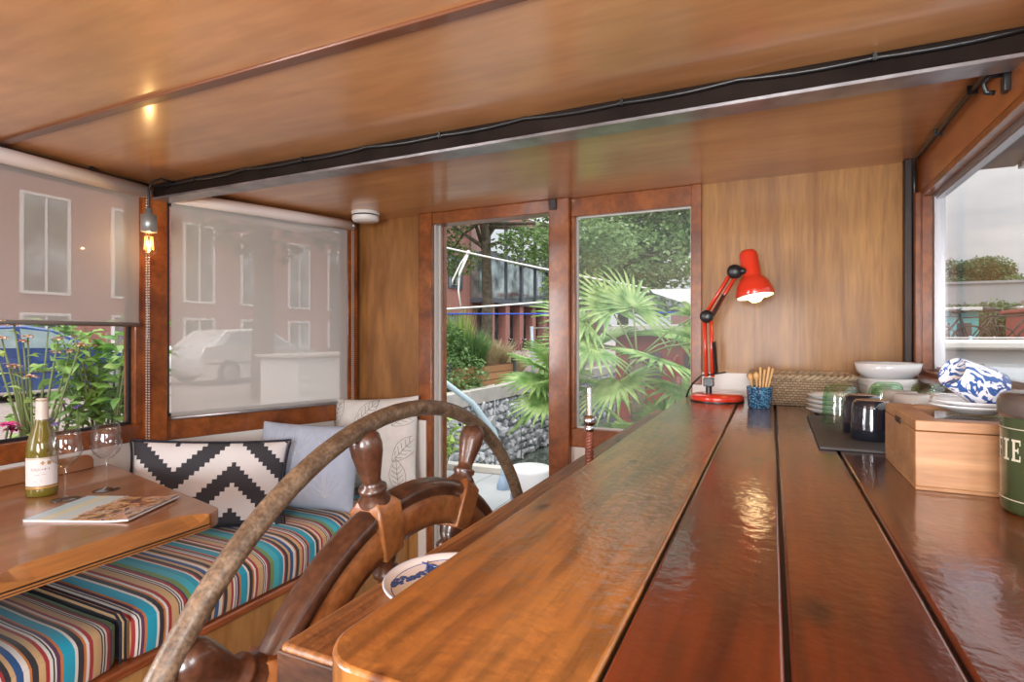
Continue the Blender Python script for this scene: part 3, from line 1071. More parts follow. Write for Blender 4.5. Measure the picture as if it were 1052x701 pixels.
# ------------------------------------------------------------------ pillows
def pillow_mesh(w, h, th, seed, fy=1.0, pinch=0.10):
    """pillow standing in its local x-z plane, front face at -y"""
    N = 22
    vs, fs = [], []
    idx = {}
    rnd = random.Random(seed)
    for side in (-1, 1):
        for i in range(N + 1):
            for j in range(N + 1):
                u = -1 + 2 * i / N
                v = -1 + 2 * j / N
                edge = i in (0, N) or j in (0, N)
                if edge and side == 1:
                    idx[(side, i, j)] = idx[(-1, i, j)]
                    continue
                px = u * w / 2 * (1 - pinch * (1 - abs(v) ** 2.5) * abs(u) ** 3 * 0.6)
                pz = v * h / 2 * (1 - pinch * (1 - abs(u) ** 2.5) * abs(v) ** 3 * 0.6)
                t = ((1 - abs(u) ** 2.6) * (1 - abs(v) ** 2.6)) ** 0.55 * th / 2
                q = Vector((px * 5, pz * 5, seed + side))
                t *= 1 + 0.22 * mnoise.noise(q)
                cr_ = 0.006 * mnoise.noise(Vector((px * 14, pz * 9, seed * 3 + side))) * (0 if edge else 1)
                idx[(side, i, j)] = len(vs)
                vs.append((px, side * (t + cr_), pz + h / 2))
    for side in (-1, 1):
        for i in range(N):
            for j in range(N):
                q = (idx[(side, i, j)], idx[(side, i + 1, j)], idx[(side, i + 1, j + 1)], idx[(side, i, j + 1)])
                fs.append(q if side == -1 else q[::-1])
    return vs, fs


def pillow(label, loc, rz, lean, w, h, th, seed, m_, roll=0.0, piping=None):
    t = thing('throw_pillow', label, 'pillow', loc)
    t.rotation_euler = Matrix.Rotation(rz, 4, 'Z').__matmul__(Matrix.Rotation(-lean, 4, 'X')).__matmul__(Matrix.Rotation(roll, 4, 'Y')).to_euler()
    vs, fs = pillow_mesh(w, h, th, seed)
    m = MB().add(vs, fs, 0, True)
    o = m.build('cover', m_, t)
    s = o.modifiers.new('sub', 'SUBSURF')
    s.levels = s.render_levels = 1
    if piping:
        N = 22
        ring = []
        for i in range(N + 1):
            ring.append((i, 0))
        for j in range(1, N + 1):
            ring.append((N, j))
        for i in range(N - 1, -1, -1):
            ring.append((i, N))
        for j in range(N - 1, 0, -1):
            ring.append((0, j))
        P = [vs[i * (N + 1) + j] for i, j in ring]
        MB().tube(P, 0.0045, 6, closed=True).build('piping', piping, t)
    return t


def kilim_mat():
    """stepped charcoal diamonds on white, in the pillow's own x-z plane"""
    m, n, l, b = new_mat('kilim_steps_print')
    t = n.new('ShaderNodeTexCoord')
    s = n.new('ShaderNodeSeparateXYZ')
    l.new(t.outputs['Object'], s.inputs[0])

    def math_(op, a, b_=None):
        x = n.new('ShaderNodeMath')
        x.operation = op
        for k, v in enumerate((a, b_)):
            if v is None:
                continue
            if isinstance(v, (int, float)):
                x.inputs[k].default_value = v
            else:
                l.new(v, x.inputs[k])
        return x.outputs[0]
    c = 0.0165
    gx = math_('FLOOR', math_('DIVIDE', math_('ADD', s.outputs['X'], 0.004), c))
    gz = math_('FLOOR', math_('DIVIDE', s.outputs['Z'], c))
    # zigzag: |((x) mod 22) - 11|
    tri = math_('ABSOLUTE', math_('SUBTRACT', math_('FLOORED_MODULO', math_('ADD', gx, 8), 26), 13))
    v = math_('FLOORED_MODULO', math_('ADD', gz, tri), 11)
    f = math_('LESS_THAN', v, 4.5)
    mx = n.new('ShaderNodeMix')
    mx.data_type = 'RGBA'
    l.new(f, mx.inputs['Factor'])
    mx.inputs['A'].default_value = (0.78, 0.77, 0.78, 1)
    mx.inputs['B'].default_value = (0.045, 0.045, 0.055, 1)
    l.new(mx.outputs['Result'], b.inputs['Base Color'])
    b.inputs['Roughness'].default_value = 0.85
    return m


M['kilim'] = kilim_mat()
# black and white lumbar along the angled wall
pillow('long black and white zigzag pillow with dark piping behind the table', (-2.075, 1.515, ST + 0.018), math.atan2(0.42, 0.39), R(14), 0.60, 0.36, 0.13, 3, M['kilim'], R(4), M['navy_cloth'])
pb = pillow('pale blue pillow with faint white sprigs, in front of the white leaf pillow', (-1.91, 1.860, ST + 0.016), R(20), R(14), 0.50, 0.40, 0.16, 11, M['blue_cloth'], R(2))
pw = pillow('white pillow with dark leaf outlines leaning on the white end panel', (-1.815, 2.235, ST + 0.016), R(8), R(12), 0.50, 0.49, 0.15, 23, M['white_cloth'], R(-4))


def surf_y(seed, w, h, th, x, z):
    """front surface depth of a pillow at local x, z"""
    u, v = max(-1, min(1, x / (w / 2))), max(-1, min(1, (z - h / 2) / (h / 2)))
    t = max(0, (1 - abs(u) ** 2.6) * (1 - abs(v) ** 2.6)) ** 0.55 * th / 2
    q = Vector((x * 5, (z - h / 2) * 5, seed - 1))
    t *= 1 + 0.22 * mnoise.noise(q)
    t += 0.006 * mnoise.noise(Vector((x * 14, (z - h / 2) * 9, seed * 3 - 1)))
    return -t - 0.0015


# leaf outlines printed on the white pillow: one thin stitched line mesh
def print_lines(parent, name, m_, seed, w, h, th, lines, r):
    m = MB()
    for ln in lines:
        pts_ = [(x, surf_y(seed, w, h, th, x, z), z) for x, z in ln]
        m.tube(pts_, r, 4, caps=False)
    return m.build(name, m_, parent)


lines = []
rnd = random.Random(5)
for k in range(9):
    cx = -0.19 + 0.19 * (k % 3) + rnd.uniform(-.03, .03)
    cz = 0.08 + 0.155 * (k // 3) + rnd.uniform(-.02, .02)
    a = rnd.uniform(0.6, 1.7)
    L = 0.17
    ca, sa = math.cos(a), math.sin(a)

    def P_(s, q):
        return (cx + ca * s - sa * q, cz + sa * s + ca * q)
    lines.append([P_(-L / 2 + L * i / 6, 0) for i in range(7)])
    for sg in (-1, 1):
        lines.append([P_(-L / 2 + L * i / 10, sg * 0.040 * math.sin(PI * i / 10) ** .8) for i in range(11)])
        for i in range(1, 6):
            s0 = -L / 2 + L * i / 7
            lines.append([P_(s0, 0), P_(s0 + 0.012, sg * 0.016), P_(s0 + 0.022, sg * 0.03 * math.sin(PI * (i + .9) / 7.5))])
lines = [[(x, z) for x, z in ln if abs(x) < .235 and .015 < z < .475] for ln in lines]
lines = [ln for ln in lines if len(ln) > 1]
print_lines(pw, 'leaf_print', M['sepia'], 23, 0.50, 0.49, 0.15, lines, 0.0009)
lines = []
rnd = random.Random(9)
for k in range(6):
    cx = -0.15 + 0.15 * (k % 3) + rnd.uniform(-.03, .03)
    cz = 0.07 + 0.18 * (k // 3)
    for q in range(7):
        a = 1.57 + (q - 3) * 0.33
        lines.append([(cx, cz), (cx + .06 * math.cos(a), cz + .06 * math.sin(a)), (cx + .1 * math.cos(a), cz + .11 * math.sin(a))])
lines = [[(x, z) for x, z in ln if abs(x) < .215 and .015 < z < .39] for ln in lines]
lines = [ln for ln in lines if len(ln) > 1]
print_lines(pb, 'sprig_print', M['palegrey'], 11, 0.50, 0.40, 0.16, lines, 0.0010)

# ------------------------------------------------------------------ table
tb = thing('table', 'brown varnished table with rounded corner fixed to the left wall', 'table', (-1.43, 1.10, 0))
th_ = 0.042
# top outline (local): right edge x=0, far edge slopes back to the wall
xl = -0.955
out = []
rc = 0.06
far_r = (0.0, 0.02)
# walk: near-right -> far-right rounded -> far-left -> near-left
CH_Y = [-1.5, -0.53, -0.505, -0.48, -0.45, -0.1, -0.07, -0.052, -0.045]
CH_D = [0, 0, 0.35, 0.75, 1, 1, .75, .35, 0]
for y, d_ in zip(CH_Y[:-1], CH_D[:-1]):
    out.append((-0.055 * max(d_, .05) + 0.001, y))
for i in range(9):
    q = i / 8 * R(72)
    out.append((-rc + rc * math.cos(q), -0.045 + rc * math.sin(q)))
out.append((-0.927, 0.213))
out.append((-0.922 + 0.0875 * 1.7, -1.5))
top = MB().prism(out, TT - th_, TT)
tt = top.build('tabletop', [M['table']], tb, bevel=0.004)
# edge band with the stopped chamfer along the right side
m = MB()
vs, fs = [], []
ys = CH_Y
for y, d_ in zip(ys, CH_D):
    ring = [(-0.055 * max(d_, .05), TT + 0.0008), (0.003, TT + 0.0012 - 0.022 * d_), (0.004, TT - 0.022 - 0.004), (0.007, TT - 0.030), (0.007, TT - th_ + 0.003), (-0.060, TT - th_ - 0.001)]
    vs += [(x, y, z) for x, z in ring]
for i in range(len(ys) - 1):
    for j in range(5):
        fs.append((i * 6 + j, (i + 1) * 6 + j, (i + 1) * 6 + j + 1, i * 6 + j + 1))
m.add(vs, fs, 0)
m.tube([(0.005, -1.5, TT - 0.0275), (0.005, -0.5, TT - 0.0275), (0.005, -0.045, TT - 0.0275)], 0.0022, 6, 1)
m.tube([(0.006, -1.5, TT - 0.034), (0.006, -0.5, TT - 0.034), (0.006, -0.045, TT - 0.034)], 0.0018, 6, 1)
m.build('edge_band', [M['table_edge'], M['dark_wood']], tb)
# wall cleat with brass screws
m = MB()
cP = (-1.43, 1.10)


def wl(s, q, z):
    return (P1[0] + DL[0] * s - NL[0] * q - cP[0], P1[1] + DL[1] * s - NL[1] * q - cP[1], z)


poly = [(0.25, 0)]
for i in range(7):
    q = R(90) * i / 6
    poly.append((0.28 - 0.03 * math.sin(q), 0.03 + 0.03 * (1 - math.cos(q))) if False else (0.25 + 0.03 * (1 - math.cos(q)), 0.025 + 0.03 * math.sin(q)))
poly += [(1.9, 0.055), (1.9, 0)]
vs = [wl(s, 0.004, TT + z) for s, z in poly] + [wl(s, 0.03, TT + z) for s, z in poly]
k = len(poly)
fs = [tuple(range(k)), tuple(range(2 * k - 1, k - 1, -1))] + [(i, k + i, k + (i + 1) % k, (i + 1) % k) for i in range(k)]
m.add(vs, fs)
m.build('wall_cleat', M['table'], tb, bevel=0.003)
for s in (0.36, 0.62, 0.88):
    p = wl(s, 0.030, TT + 0.03)
    MB().lathe([(0.006, 0), (0.005, 0.002), (0, 0.0025)], 10, p, rot_to((-NL[0], -NL[1], 0))).build('screw', M['brass'], tb)
MB().box(-0.75, -0.70, -0.9, -0.85, 0.0, TT - th_).build('leg', M['table_edge'], tb)

# wine bottle
bt = thing('wine_bottle', 'olive glass white wine bottle with cream label on the table', 'bottle', (-2.085, 0.965, TT))
prof = [(0, 0.004), (0.028, 0.002), (0.037, 0), (0.0405, 0.004), (0.041, 0.02), (0.041, 0.13), (0.0400, 0.15), (0.036, 0.172), (0.029, 0.195), (0.021, 0.22), (0.0165, 0.24), (0.0150, 0.262), (0.0148, 0.292), (0.016, 0.293), (0.016, 0.300), (0, 0.300)]
MB().lathe(prof, 40).build('glass_body', M['bottle'], bt)
MB().lathe([(0.0175, 0.238), (0.0163, 0.262), (0.0160, 0.300), (0.0155, 0.3035), (0, 0.3037)], 30).build('capsule', M['foil'], bt)


def arc_patch(r, z0, z1, a0, a1, k=16):
    vs, fs = [], []
    for i in range(k + 1):
        a = a0 + (a1 - a0) * i / k
        for z in (z0, z1):
            vs.append((r * math.cos(a), r * math.sin(a), z))
    for i in range(k):
        fs.append((2 * i, 2 * i + 2, 2 * i + 3, 2 * i + 1))
    return vs, fs


face = math.atan2(-0.965, 2.085)     # towards the camera
m = MB()
vs, fs = arc_patch(0.0413, 0.035, 0.122, face - 1.25, face + 1.15)
m.add(vs, fs, 0, True)
lab = m.build('label', M['paper'], bt)
for z0, z1 in ((0.0262, 0.033), (0.118, 0.1195)):
    vs, fs = arc_patch(0.0416, z0, z1, face - 1.25, face + 1.15)
    MB().add(vs, fs, 0, True).build('label_band', M['gold'], lab)
m = MB()
# little emblem cross
for (az, z, w, h) in ((0.03, 0.106, 0.012, 0.004), (0.03, 0.106, 0.004, 0.013)):
    vs, fs = arc_patch(0.0417, z - h / 2, z + h / 2, face + az - w / 0.0417 / 2, face + az + w / 0.0417 / 2, 4)
    m.add(vs, fs, 0, True)
m.build('label_emblem', M['gold'], lab)
vs, fs = arc_patch(0.0417, 0.100, 0.111, face + .30, face + .54, 6)
MB().add(vs, fs, 0, True).build('label_seal', M['gold'], lab)


def text_on_cyl(txt, size, r, zc, a_center, material, parent, name, font_space=1.0, squash=1.0, start=None, ref=None):
    cu = bpy.data.curves.new(name, 'FONT')
    cu.body = txt
    cu.size = size
    cu.align_x = 'CENTER' if start is None else 'LEFT'
    cu.align_y = 'CENTER'
    cu.space_character = font_space
    cu.resolution_u = 3
    tmp = bpy.data.objects.new(name + '_tmp', cu)
    C.objects.link(tmp)
    dg = bpy.context.evaluated_depsgraph_get()
    me = bpy.data.meshes.new_from_object(tmp.evaluated_get(dg))
    bpy.data.objects.remove(tmp)
    bm = bmesh.new()
    bm.from_mesh(me)
    bmesh.ops.triangulate(bm, faces=bm.faces)
    bmesh.ops.subdivide_edges(bm, edges=[e for e in bm.edges if e.calc_length() > size * .25], cuts=2)
    for v in bm.verts:
        a = a_center + v.co.x * squash / r
        v.co = Vector((r * math.cos(a), r * math.sin(a), zc + v.co.y))
    bm.to_mesh(me)
    bm.free()
    me.materials.append(material)
    o = bpy.data.objects.new(name, me)
    C.objects.link(o)
    o.parent = parent
    return o


text_on_cyl('TOU', 0.0115, 0.0416, 0.086, face - 0.46, M['ink'], lab, 'label_lettering', squash=0.9)
m = MB()
# the rest of the lettering is too worn to read in the photo: short soft strokes
for a_, z_, w_, h_ in ((-.14, .086, .10, .0016), (.02, .087, .12, .0016), (.17, .0865, .06, .0055), (.28, .0875, .08, .0016), (.42, .087, .03, .0065), (-.30, .070, .34, .0007), (.10, .071, .30, .0007), (-.42, .050, .22, .0006), (-.05, .051, .10, .0006)):
    vs, fs = arc_patch(0.0416, z_ - h_ / 2, z_ + h_ / 2, face + a_ - w_ / 2, face + a_ + w_ / 2, 5)
    m.add(vs, fs, 0, True)
m.build('label_strokes', M['ink'], lab)


def wine_glass(label, loc):
    g = thing('wine_glass', label, 'glass', loc, 0, 'wine glasses on the table')
    MB().lathe([(0, 0.0), (0.037, 0.0), (0.0375, 0.0015), (0.034, 0.003), (0.012, 0.007), (0.005, 0.012), (0.0, 0.012)], 36).build('foot', M['glass'], g)
    MB().lathe([(0.0048, 0.011), (0.0038, 0.03), (0.0036, 0.07), (0.005, 0.095), (0.008, 0.102)], 16).build('stem', M['glass'], g)
    MB().lathe([(0.001, 0.1), (0.018, 0.106), (0.034, 0.122), (0.0435, 0.145), (0.0445, 0.16), (0.041, 0.185), (0.0355, 0.215), (0.0345, 0.2155), (0.0398, 0.185), (0.0433, 0.16), (0.0423, 0.146), (0.033, 0.1235), (0.017, 0.1075), (0.001, 0.103)], 40).build('bowl', M['glass'], g)
    return g


g1 = wine_glass('empty wine glass standing right beside the wine bottle', (-1.955, 0.965, TT))
copy_thing(g1, (-1.955, 1.080, TT), label='empty wine glass farther from the bottle, nearer the zigzag pillow')

# magazine
mg = thing('magazine', 'colourful open-topped magazine lying on the table by the glasses', 'magazine', (-1.735, 0.960, TT), R(24))


def cover_mat():
    m, n, l, b = new_mat('magazine_cover_print')
    t = n.new('ShaderNodeTexCoord')
    s = n.new('ShaderNodeSeparateXYZ')
    l.new(t.outputs['Object'], s.inputs[0])
    x = n.new('ShaderNodeTexNoise')
    x.inputs['Scale'].default_value = 22
    x.inputs['Detail'].default_value = 4
    x.inputs['Distortion'].default_value = 1.2
    l.new(t.outputs['Object'], x.inputs['Vector'])
    r = n.new('ShaderNodeValToRGB')
    cols = [(0.0, (0.05, 0.03, 0.05)), (0.40, (0.10, 0.05, 0.05)), (0.45, (0.42, 0.20, 0.09)), (0.50, (0.65, 0.45, 0.18)), (0.54, (0.58, 0.14, 0.10)), (0.57, (0.75, 0.68, 0.58)), (0.63, (0.14, 0.10, 0.12))]
    els = r.color_ramp.elements
    while len(els) < len(cols):
        els.new(0.5)
    for e_, (p_, c_) in zip(els, cols):
        e_.position = p_
        e_.color = (*c_, 1)
    l.new(x.outputs['Fac'], r.inputs['Fac'])
    r2 = n.new('ShaderNodeValToRGB')
    cols = [(0.0, (0.42, 0.62, 0.75)), (0.35, (0.50, 0.68, 0.78)), (0.45, (0.74, 0.70, 0.42)), (0.6, (0.55, 0.70, 0.76)), (1.0, (0.70, 0.72, 0.70))]
    els = r2.color_ramp.elements
    while len(els) < len(cols):
        els.new(0.5)
    for e_, (p_, c_) in zip(els, cols):
        e_.position = p_
        e_.color = (*c_, 1)
    a = n.new('ShaderNodeMath')
    a.operation = 'MULTIPLY_ADD'
    a.inputs[1].default_value = 6.0
    a.inputs[2].default_value = 1.0
    l.new(s.outputs['X'], a.inputs[0])
    l.new(a.outputs[0], r2.inputs['Fac'])
    ad = n.new('ShaderNodeMath')
    ad.operation = 'MULTIPLY_ADD'
    ad.inputs[1].default_value = 0.08
    l.new(x.outputs['Fac'], ad.inputs[0])
    l.new(s.outputs['X'], ad.inputs[2])
    gt = n.new('ShaderNodeMath')
    gt.operation = 'GREATER_THAN'
    gt.inputs[1].default_value = 0.015
    l.new(ad.outputs[0], gt.inputs[0])
    mx = n.new('ShaderNodeMix')
    mx.data_type = 'RGBA'
    l.new(gt.outputs[0], mx.inputs['Factor'])
    l.new(r2.outputs['Color'], mx.inputs['A'])
    l.new(r.outputs['Color'], mx.inputs['B'])
    l.new(mx.outputs['Result'], b.inputs['Base Color'])
    b.inputs['Roughness'].default_value = 0.3
    return m


def sheet(w, h, z, th, curl, k=16, sx=0.0):
    vs, fs = [], []
    for side in (0, 1):
        for i in range(k + 1):
            u = i / k
            x = -w / 2 + w * u
            zz = z + curl * max(0, (u - .75) / .25) ** 2
            for y in (-h / 2, h / 2):
                vs.append((x + sx * y, y, zz + side * th))
    o = 2 * (k + 1)
    for i in range(k):
        fs.append((2 * i, 2 * i + 1, 2 * i + 3, 2 * i + 2))
        fs.append((o + 2 * i, o + 2 * i + 2, o + 2 * i + 3, o + 2 * i + 1))
        fs.append((2 * i, 2 * i + 2, o + 2 * i + 2, o + 2 * i))
        fs.append((2 * i + 1, o + 2 * i + 1, o + 2 * i + 3, 2 * i + 3))
    fs.append((0, o, o + 1, 1))
    fs.append((2 * k, 2 * k + 1, o + 2 * k + 1, o + 2 * k))
    return vs, fs


vs, fs = sheet(0.285, 0.225, 0.0005, 0.005, 0.004)
MB().add(vs, fs).build('pages', M['paper'], mg)
vs, fs = sheet(0.289, 0.228, 0.0056, 0.0008, 0.008)
MB().add(vs, fs).build('cover', cover_mat(), mg)

# ------------------------------------------------------------------ counter
ct = thing('counter', 'long varnished plank counter running from the helm to the lamp', 'counter', (0, 0, 0))
seams = []
CTH = 0.045
for i, (a, b, mt_) in enumerate(((-0.318, -0.112, 'c_left'), (-0.108, 0.0085, 'c_red'), (0.0125, 0.1255, 'c_red'), (0.1295, RX - 0.003, 'c_red'))):
    m = MB()
    if i == 0:
        pol = [(b, 0.315), (b, FY - 0.013)] + [(a, FY - 0.013)]
        for q in range(9):
            an = R(180) + R(90) * q / 8
            pol.append((a + 0.045 + 0.045 * math.cos(an), 0.36 + 0.045 * math.sin(an)))
        pol = pol[::-1]
        m.prism([(x, y) for x, y in pol][::-1] if False else pol, CT - CTH, CT)
    else:
        m.box(a, b, 0.30, FY - 0.013, CT - CTH, CT)
    m.build('plank', M[mt_], ct, bevel=0.0035)
MB().box(-0.115, 0.20, 0.31, FY - 0.02, CT - 0.04, CT - 0.008).build('seam_filler', M['gasket'], ct)
MB().box(-0.24, RX - 0.01, 0.36, FY - 0.02, 0.0, CT - CTH).build('cabinet_body', M['frame'], ct)
# helm console with its low weathered plank
hc = thing('helm_console', 'low weathered oak ledge on the console beside the counter', 'console', (-0.35, 0.41, 0))
MB().box(-0.100, 0.105, 0.0, 1.98, PT - 0.036, PT).build('top_plank', M['c_plank'], hc, bevel=0.005)
MB().box(-0.102, 0.10, -0.002, 0.006, PT - 0.040, PT - 0.006).build('end_face', M['end_grain'], hc, bevel=0.002)
MB().box(-0.08, 0.10, 0.03, 1.96, 0.0, PT - 0.036).build('body', M['c_plank'], hc)

# ship's wheel, axle along x
wc = Vector((-0.62, 0.868, H - 0.709))
wh = thing('ship_wheel', "old wooden ship's wheel with turned spokes and a worn outer hoop", 'wheel', (wc.x, wc.y, wc.z))


def ring_lathe(prof, seg=96, axis=Matrix.Rotation(R(90), 3, 'Y')):
    return MB().lathe(prof, seg, axis=axis)


# hoop
k = 96
MB().tube([(0, 0.572 * math.cos(2 * PI * i / k), 0.572 * math.sin(2 * PI * i / k)) for i in range(k)], 0.0155, 14, closed=True).build('outer_hoop', M['wheel_rim'], wh)
# felloe: dark moulded outer, lighter right face
prof = [(0.345, -0.022), (0.345, 0.022), (0.36, 0.026), (0.395, 0.026), (0.400, 0.021), (0.404, 0.021), (0.409, 0.027), (0.420, 0.027), (0.428, 0.020), (0.433, 0.010), (0.433, -0.010), (0.428, -0.020), (0.420, -0.027), (0.36, -0.027), (0.345, -0.022)]
m = MB()
seg = 96
ax = Matrix.Rotation(R(90), 3, 'Y')
for i in range(len(prof) - 1):
    m.lathe([prof[i], prof[i + 1]], seg, axis=ax, mi=(0 if (i in (0, 1, 2, 3) or i == 13) else 1))
m.build('rim', [M['wheel_face'], M['wheel_dark']], wh, weld=True)
m = MB()
m.lathe([(0, -0.06), (0.05, -0.06), (0.075, -0.045), (0.09, -0.03), (0.09, 0.03), (0.075, 0.045), (0.05, 0.06), (0, 0.06)], 40, axis=ax)
m.build('hub', M['wheel_dark'], wh)
MB().tube([(-0.08, 0, 0), (0.0, 0, 0), (0.187, 0, 0)], 0.02, 16).build('axle', M['chrome'], wh)
for i in range(9):
    a = R(103 + 40 * i)
    d_ = Vector((0, math.cos(a), math.sin(a)))
    Rm = rot_to(d_)
    m = MB()
    # turned spoke inside, handle outside
    m.lathe([(0.017, 0.08), (0.017, 0.12), (0.024, 0.14), (0.028, 0.18), (0.022, 0.25), (0.015, 0.29), (0.023, 0.297), (0.023, 0.306), (0.016, 0.312), (0.022, 0.325), (0.026, 0.345)], 20, axis=Rm)
    m.lathe([(0.026, 0.425), (0.028, 0.442), (0.020, 0.452), (0.024, 0.457), (0.024, 0.464), (0.0165, 0.468), (0.016, 0.478), (0.021, 0.50), (0.0265, 0.525), (0.0275, 0.540), (0.025, 0.555), (0.017, 0.565), (0, 0.568)], 20, axis=Rm)
    o = m.build('spoke', M['wheel_dark'], wh)
    # square block straddling the rim
    t_ = Vector((0, -math.sin(a), math.cos(a)))
    x_ = Vector((1, 0, 0))
    m = MB()
    vs = []
    for (r_, hw, hx_) in ((0.338, 0.026, 0.029), (0.395, 0.030, 0.033), (0.428, 0.030, 0.033), (0.447, 0.016, 0.018)):
        for sx_, st_ in ((-1, -1), (1, -1), (1, 1), (-1, 1)):
            vs.append(d_ * r_ + x_ * (sx_ * hx_) + t_ * (st_ * hw))
    fs = [(3, 2, 1, 0), (12, 13, 14, 15)]
    for q in range(3):
        for j in range(4):
            fs.append((q * 4 + j, q * 4 + (j + 1) % 4, q * 4 + 4 + (j + 1) % 4, q * 4 + 4 + j))
    m.add(vs, fs)
    m.build('spoke_block', M['wheel_face'] if i != 1 else M['wheel_face'], o, bevel=0.003)

# delft plate
dp_ = thing('plate', 'small white and blue windmill plate tucked under the counter edge', 'plate', (-0.360, 0.590, PT))
MB().lathe([(0, 0.003), (0.05, 0.003), (0.055, 0.0), (0.070, 0.003), (0.080, 0.010), (0.081, 0.0120), (0.079, 0.0130), (0.074, 0.0085), (0.071, 0.0065), (0, 0.0065)], 56).build('dish', M['ceramic'], dp_)
m = MB()
# windmill scene in blue: ground line, bushes, mill body and sails
rnd = random.Random(2)


def blob(x, y, r_):
    m.lathe([(r_, 0.0068), (r_ * .5, 0.0073), (0, 0.0074)], 7, (x, y, 0))


for i in range(44):
    f = i / 43
    blob(-0.058 + 0.020 * f + rnd.uniform(-.004, .004), -0.040 + 0.075 * f + rnd.uniform(-.004, .004), rnd.uniform(0.0015, 0.0045))
for i in range(14):
    blob(-0.060 + rnd.uniform(-.006, .005), -0.022 + rnd.uniform(-.010, .010), rnd.uniform(0.002, 0.005))
for i in range(10):
    blob(-0.046 + rnd.uniform(-.005, .005), 0.030 + rnd.uniform(-.006, .006), rnd.uniform(0.003, 0.005))
m.tube([(-0.070, 0.036, 0.0071), (-0.036, 0.031, 0.0071)], 0.0013, 5)
m.tube([(-0.062, 0.046, 0.0071), (-0.046, 0.018, 0.0071)], 0.0011, 5)
m.tube([(0.0705 * math.cos(2 * PI * i / 48), 0.0705 * math.sin(2 * PI * i / 48), 0.0066) for i in range(48)], 0.0006, 5, closed=True)
m.build('windmill_painting', M['delft_ink'], dp_)
MB().lathe([(0.0807, 0.0122), (0.0797, 0.0133), (0.0787, 0.0131)], 56).build('blue_rim', mat('pale_blue_rim', (0.5, 0.58, 0.75), 0.2), dp_)

# lever with twisted grip
lv = thing('helm_lever', 'chrome lever with twisted brown grip standing by the right-hand pane', 'lever', (-0.400, 1.30, PT))
m = MB()
pts = []
for i in range(40):
    z = i * 0.0022
    pts.append((0.0045 * math.cos(i * .9), 0.0045 * math.sin(i * .9), z))
m.tube(pts, 0.0065, 8)
pts2 = [(-x, -y, z) for x, y, z in pts]
m.tube(pts2, 0.0065, 8)
m.build('grip', M['rope_brown'], lv)
m = MB()
m.lathe([(0.009, 0.080), (0.0115, 0.082), (0.0115, 0.092), (0.009, 0.094), (0.0135, 0.098), (0.0155, 0.106), (0.0135, 0.115), (0.008, 0.119), (0.0068, 0.121), (0.0068, 0.186), (0.006, 0.188), (0, 0.188)], 20)
m.build('chrome_top', M['chrome'], lv)

# ------------------------------------------------------------------ desk lamp
lp = thing('desk_lamp', 'red architect desk lamp with lit bulb at the far end of the counter', 'lamp', (-0.185, 2.20, CT))
MB().lathe([(0, 0), (0.088, 0), (0.093, 0.004), (0.094, 0.018), (0.088, 0.026), (0.070, 0.030), (0, 0.031)], 48).build('base', M['red'], lp)
MB().lathe([(0.0945, 0.0), (0.0955, 0.003), (0.0945, 0.006)], 48).build('base_rim', M['black'], lp)
cl = Vector((-0.028, 0.0, 0.03))
el = Vector((-0.035, 0.0, 0.315))
hd = Vector((0.062, 0.0, 0.478))
m = MB()
m.lathe([(0.011, 0.03), (0.011, 0.075), (0, 0.075)], 16, (cl.x, 0, 0))
m.box(cl.x - 0.018, cl.x + 0.018, -0.020, 0.020, 0.055, 0.085)
m.build('pivot', M['black'], lp, bevel=0.002)
up = Vector((0, 0, 1))
lo_ = cl + up * 0.06
m = MB()
for dx, dy in ((-0.009, 0.010), (-0.009, -0.010), (0.014, 0.010), (0.014, -0.010)):
    m.tube([lo_ + Vector((dx, dy, -0.0)), el + Vector((dx, dy, 0))], 0.0065, 8)
m.build('lower_arm', M['red'], lp)
m = MB()
dv = (hd - el).normalized()
nv = Vector((dv.z, 0, -dv.x))
for dx, dy in ((-0.009, 0.010), (-0.009, -0.010), (0.012, 0.010), (0.012, -0.010)):
    m.tube([el + nv * dx + Vector((0, dy, 0)), hd + nv * dx + Vector((0, dy, 0))], 0.0062, 8)
m.build('upper_arm', M['red'], lp)


def spring(a, b, r, turns, wr):
    a, b = Vector(a), Vector(b)
    ax_ = (b - a).normalized()
    u = ax_.orthogonal().normalized()
    v = ax_.cross(u)
    n_ = int(turns * 7)
    return MB().tube([a.lerp(b, i / n_) + (u * math.cos(i / 7 * 2 * PI) + v * math.sin(i / 7 * 2 * PI)) * r for i in range(n_ + 1)], wr, 5)


for sy in (-0.026, 0.026):
    spring(lo_ + Vector((0.026, sy, 0.01)), lo_ + Vector((0.018, sy, 0.13)), 0.005, 22, 0.0017).build('spring', M['black'], lp)
    spring(el + nv * 0.016 + dv * 0.015 + Vector((0, sy, 0)), el + nv * 0.012 + dv * 0.10 + Vector((0, sy, 0)), 0.005, 16, 0.0017).build('spring', M['black'], lp)
m = MB()
m.lathe([(0, -0.026), (0.020, -0.026), (0.024, -0.02), (0.024, 0.02), (0.020, 0.026), (0, 0.026)], 20, el, Matrix.Rotation(R(90), 3, 'X'))
m.build('elbow', M['black'], lp)
MB().tube([lo_ + Vector((0.0, -0.022, 0.008)), lo_ + Vector((0.062, -0.03, 0.02))], 0.003, 6).build('thumb_screw', M['black'], lp)
m = MB()
m.lathe([(0, -0.024), (0.022, -0.024), (0.026, -0.016), (0.026, 0.016), (0.022, 0.024), (0, 0.024)], 20, hd, Matrix.Rotation(R(90), 3, 'X'))
m.tube([hd, hd + Vector((0.045, 0, -0.004)), hd + Vector((0.075, 0, -0.008))], 0.011, 10)
m.lathe([(0, -0.02), (0.012, -0.02), (0.012, 0.02), (0, 0.02)], 12, hd + Vector((0.028, -0.01, 0.0)), Matrix.Rotation(R(90), 3, 'X'))
m.build('head_joint', M['black'], lp)
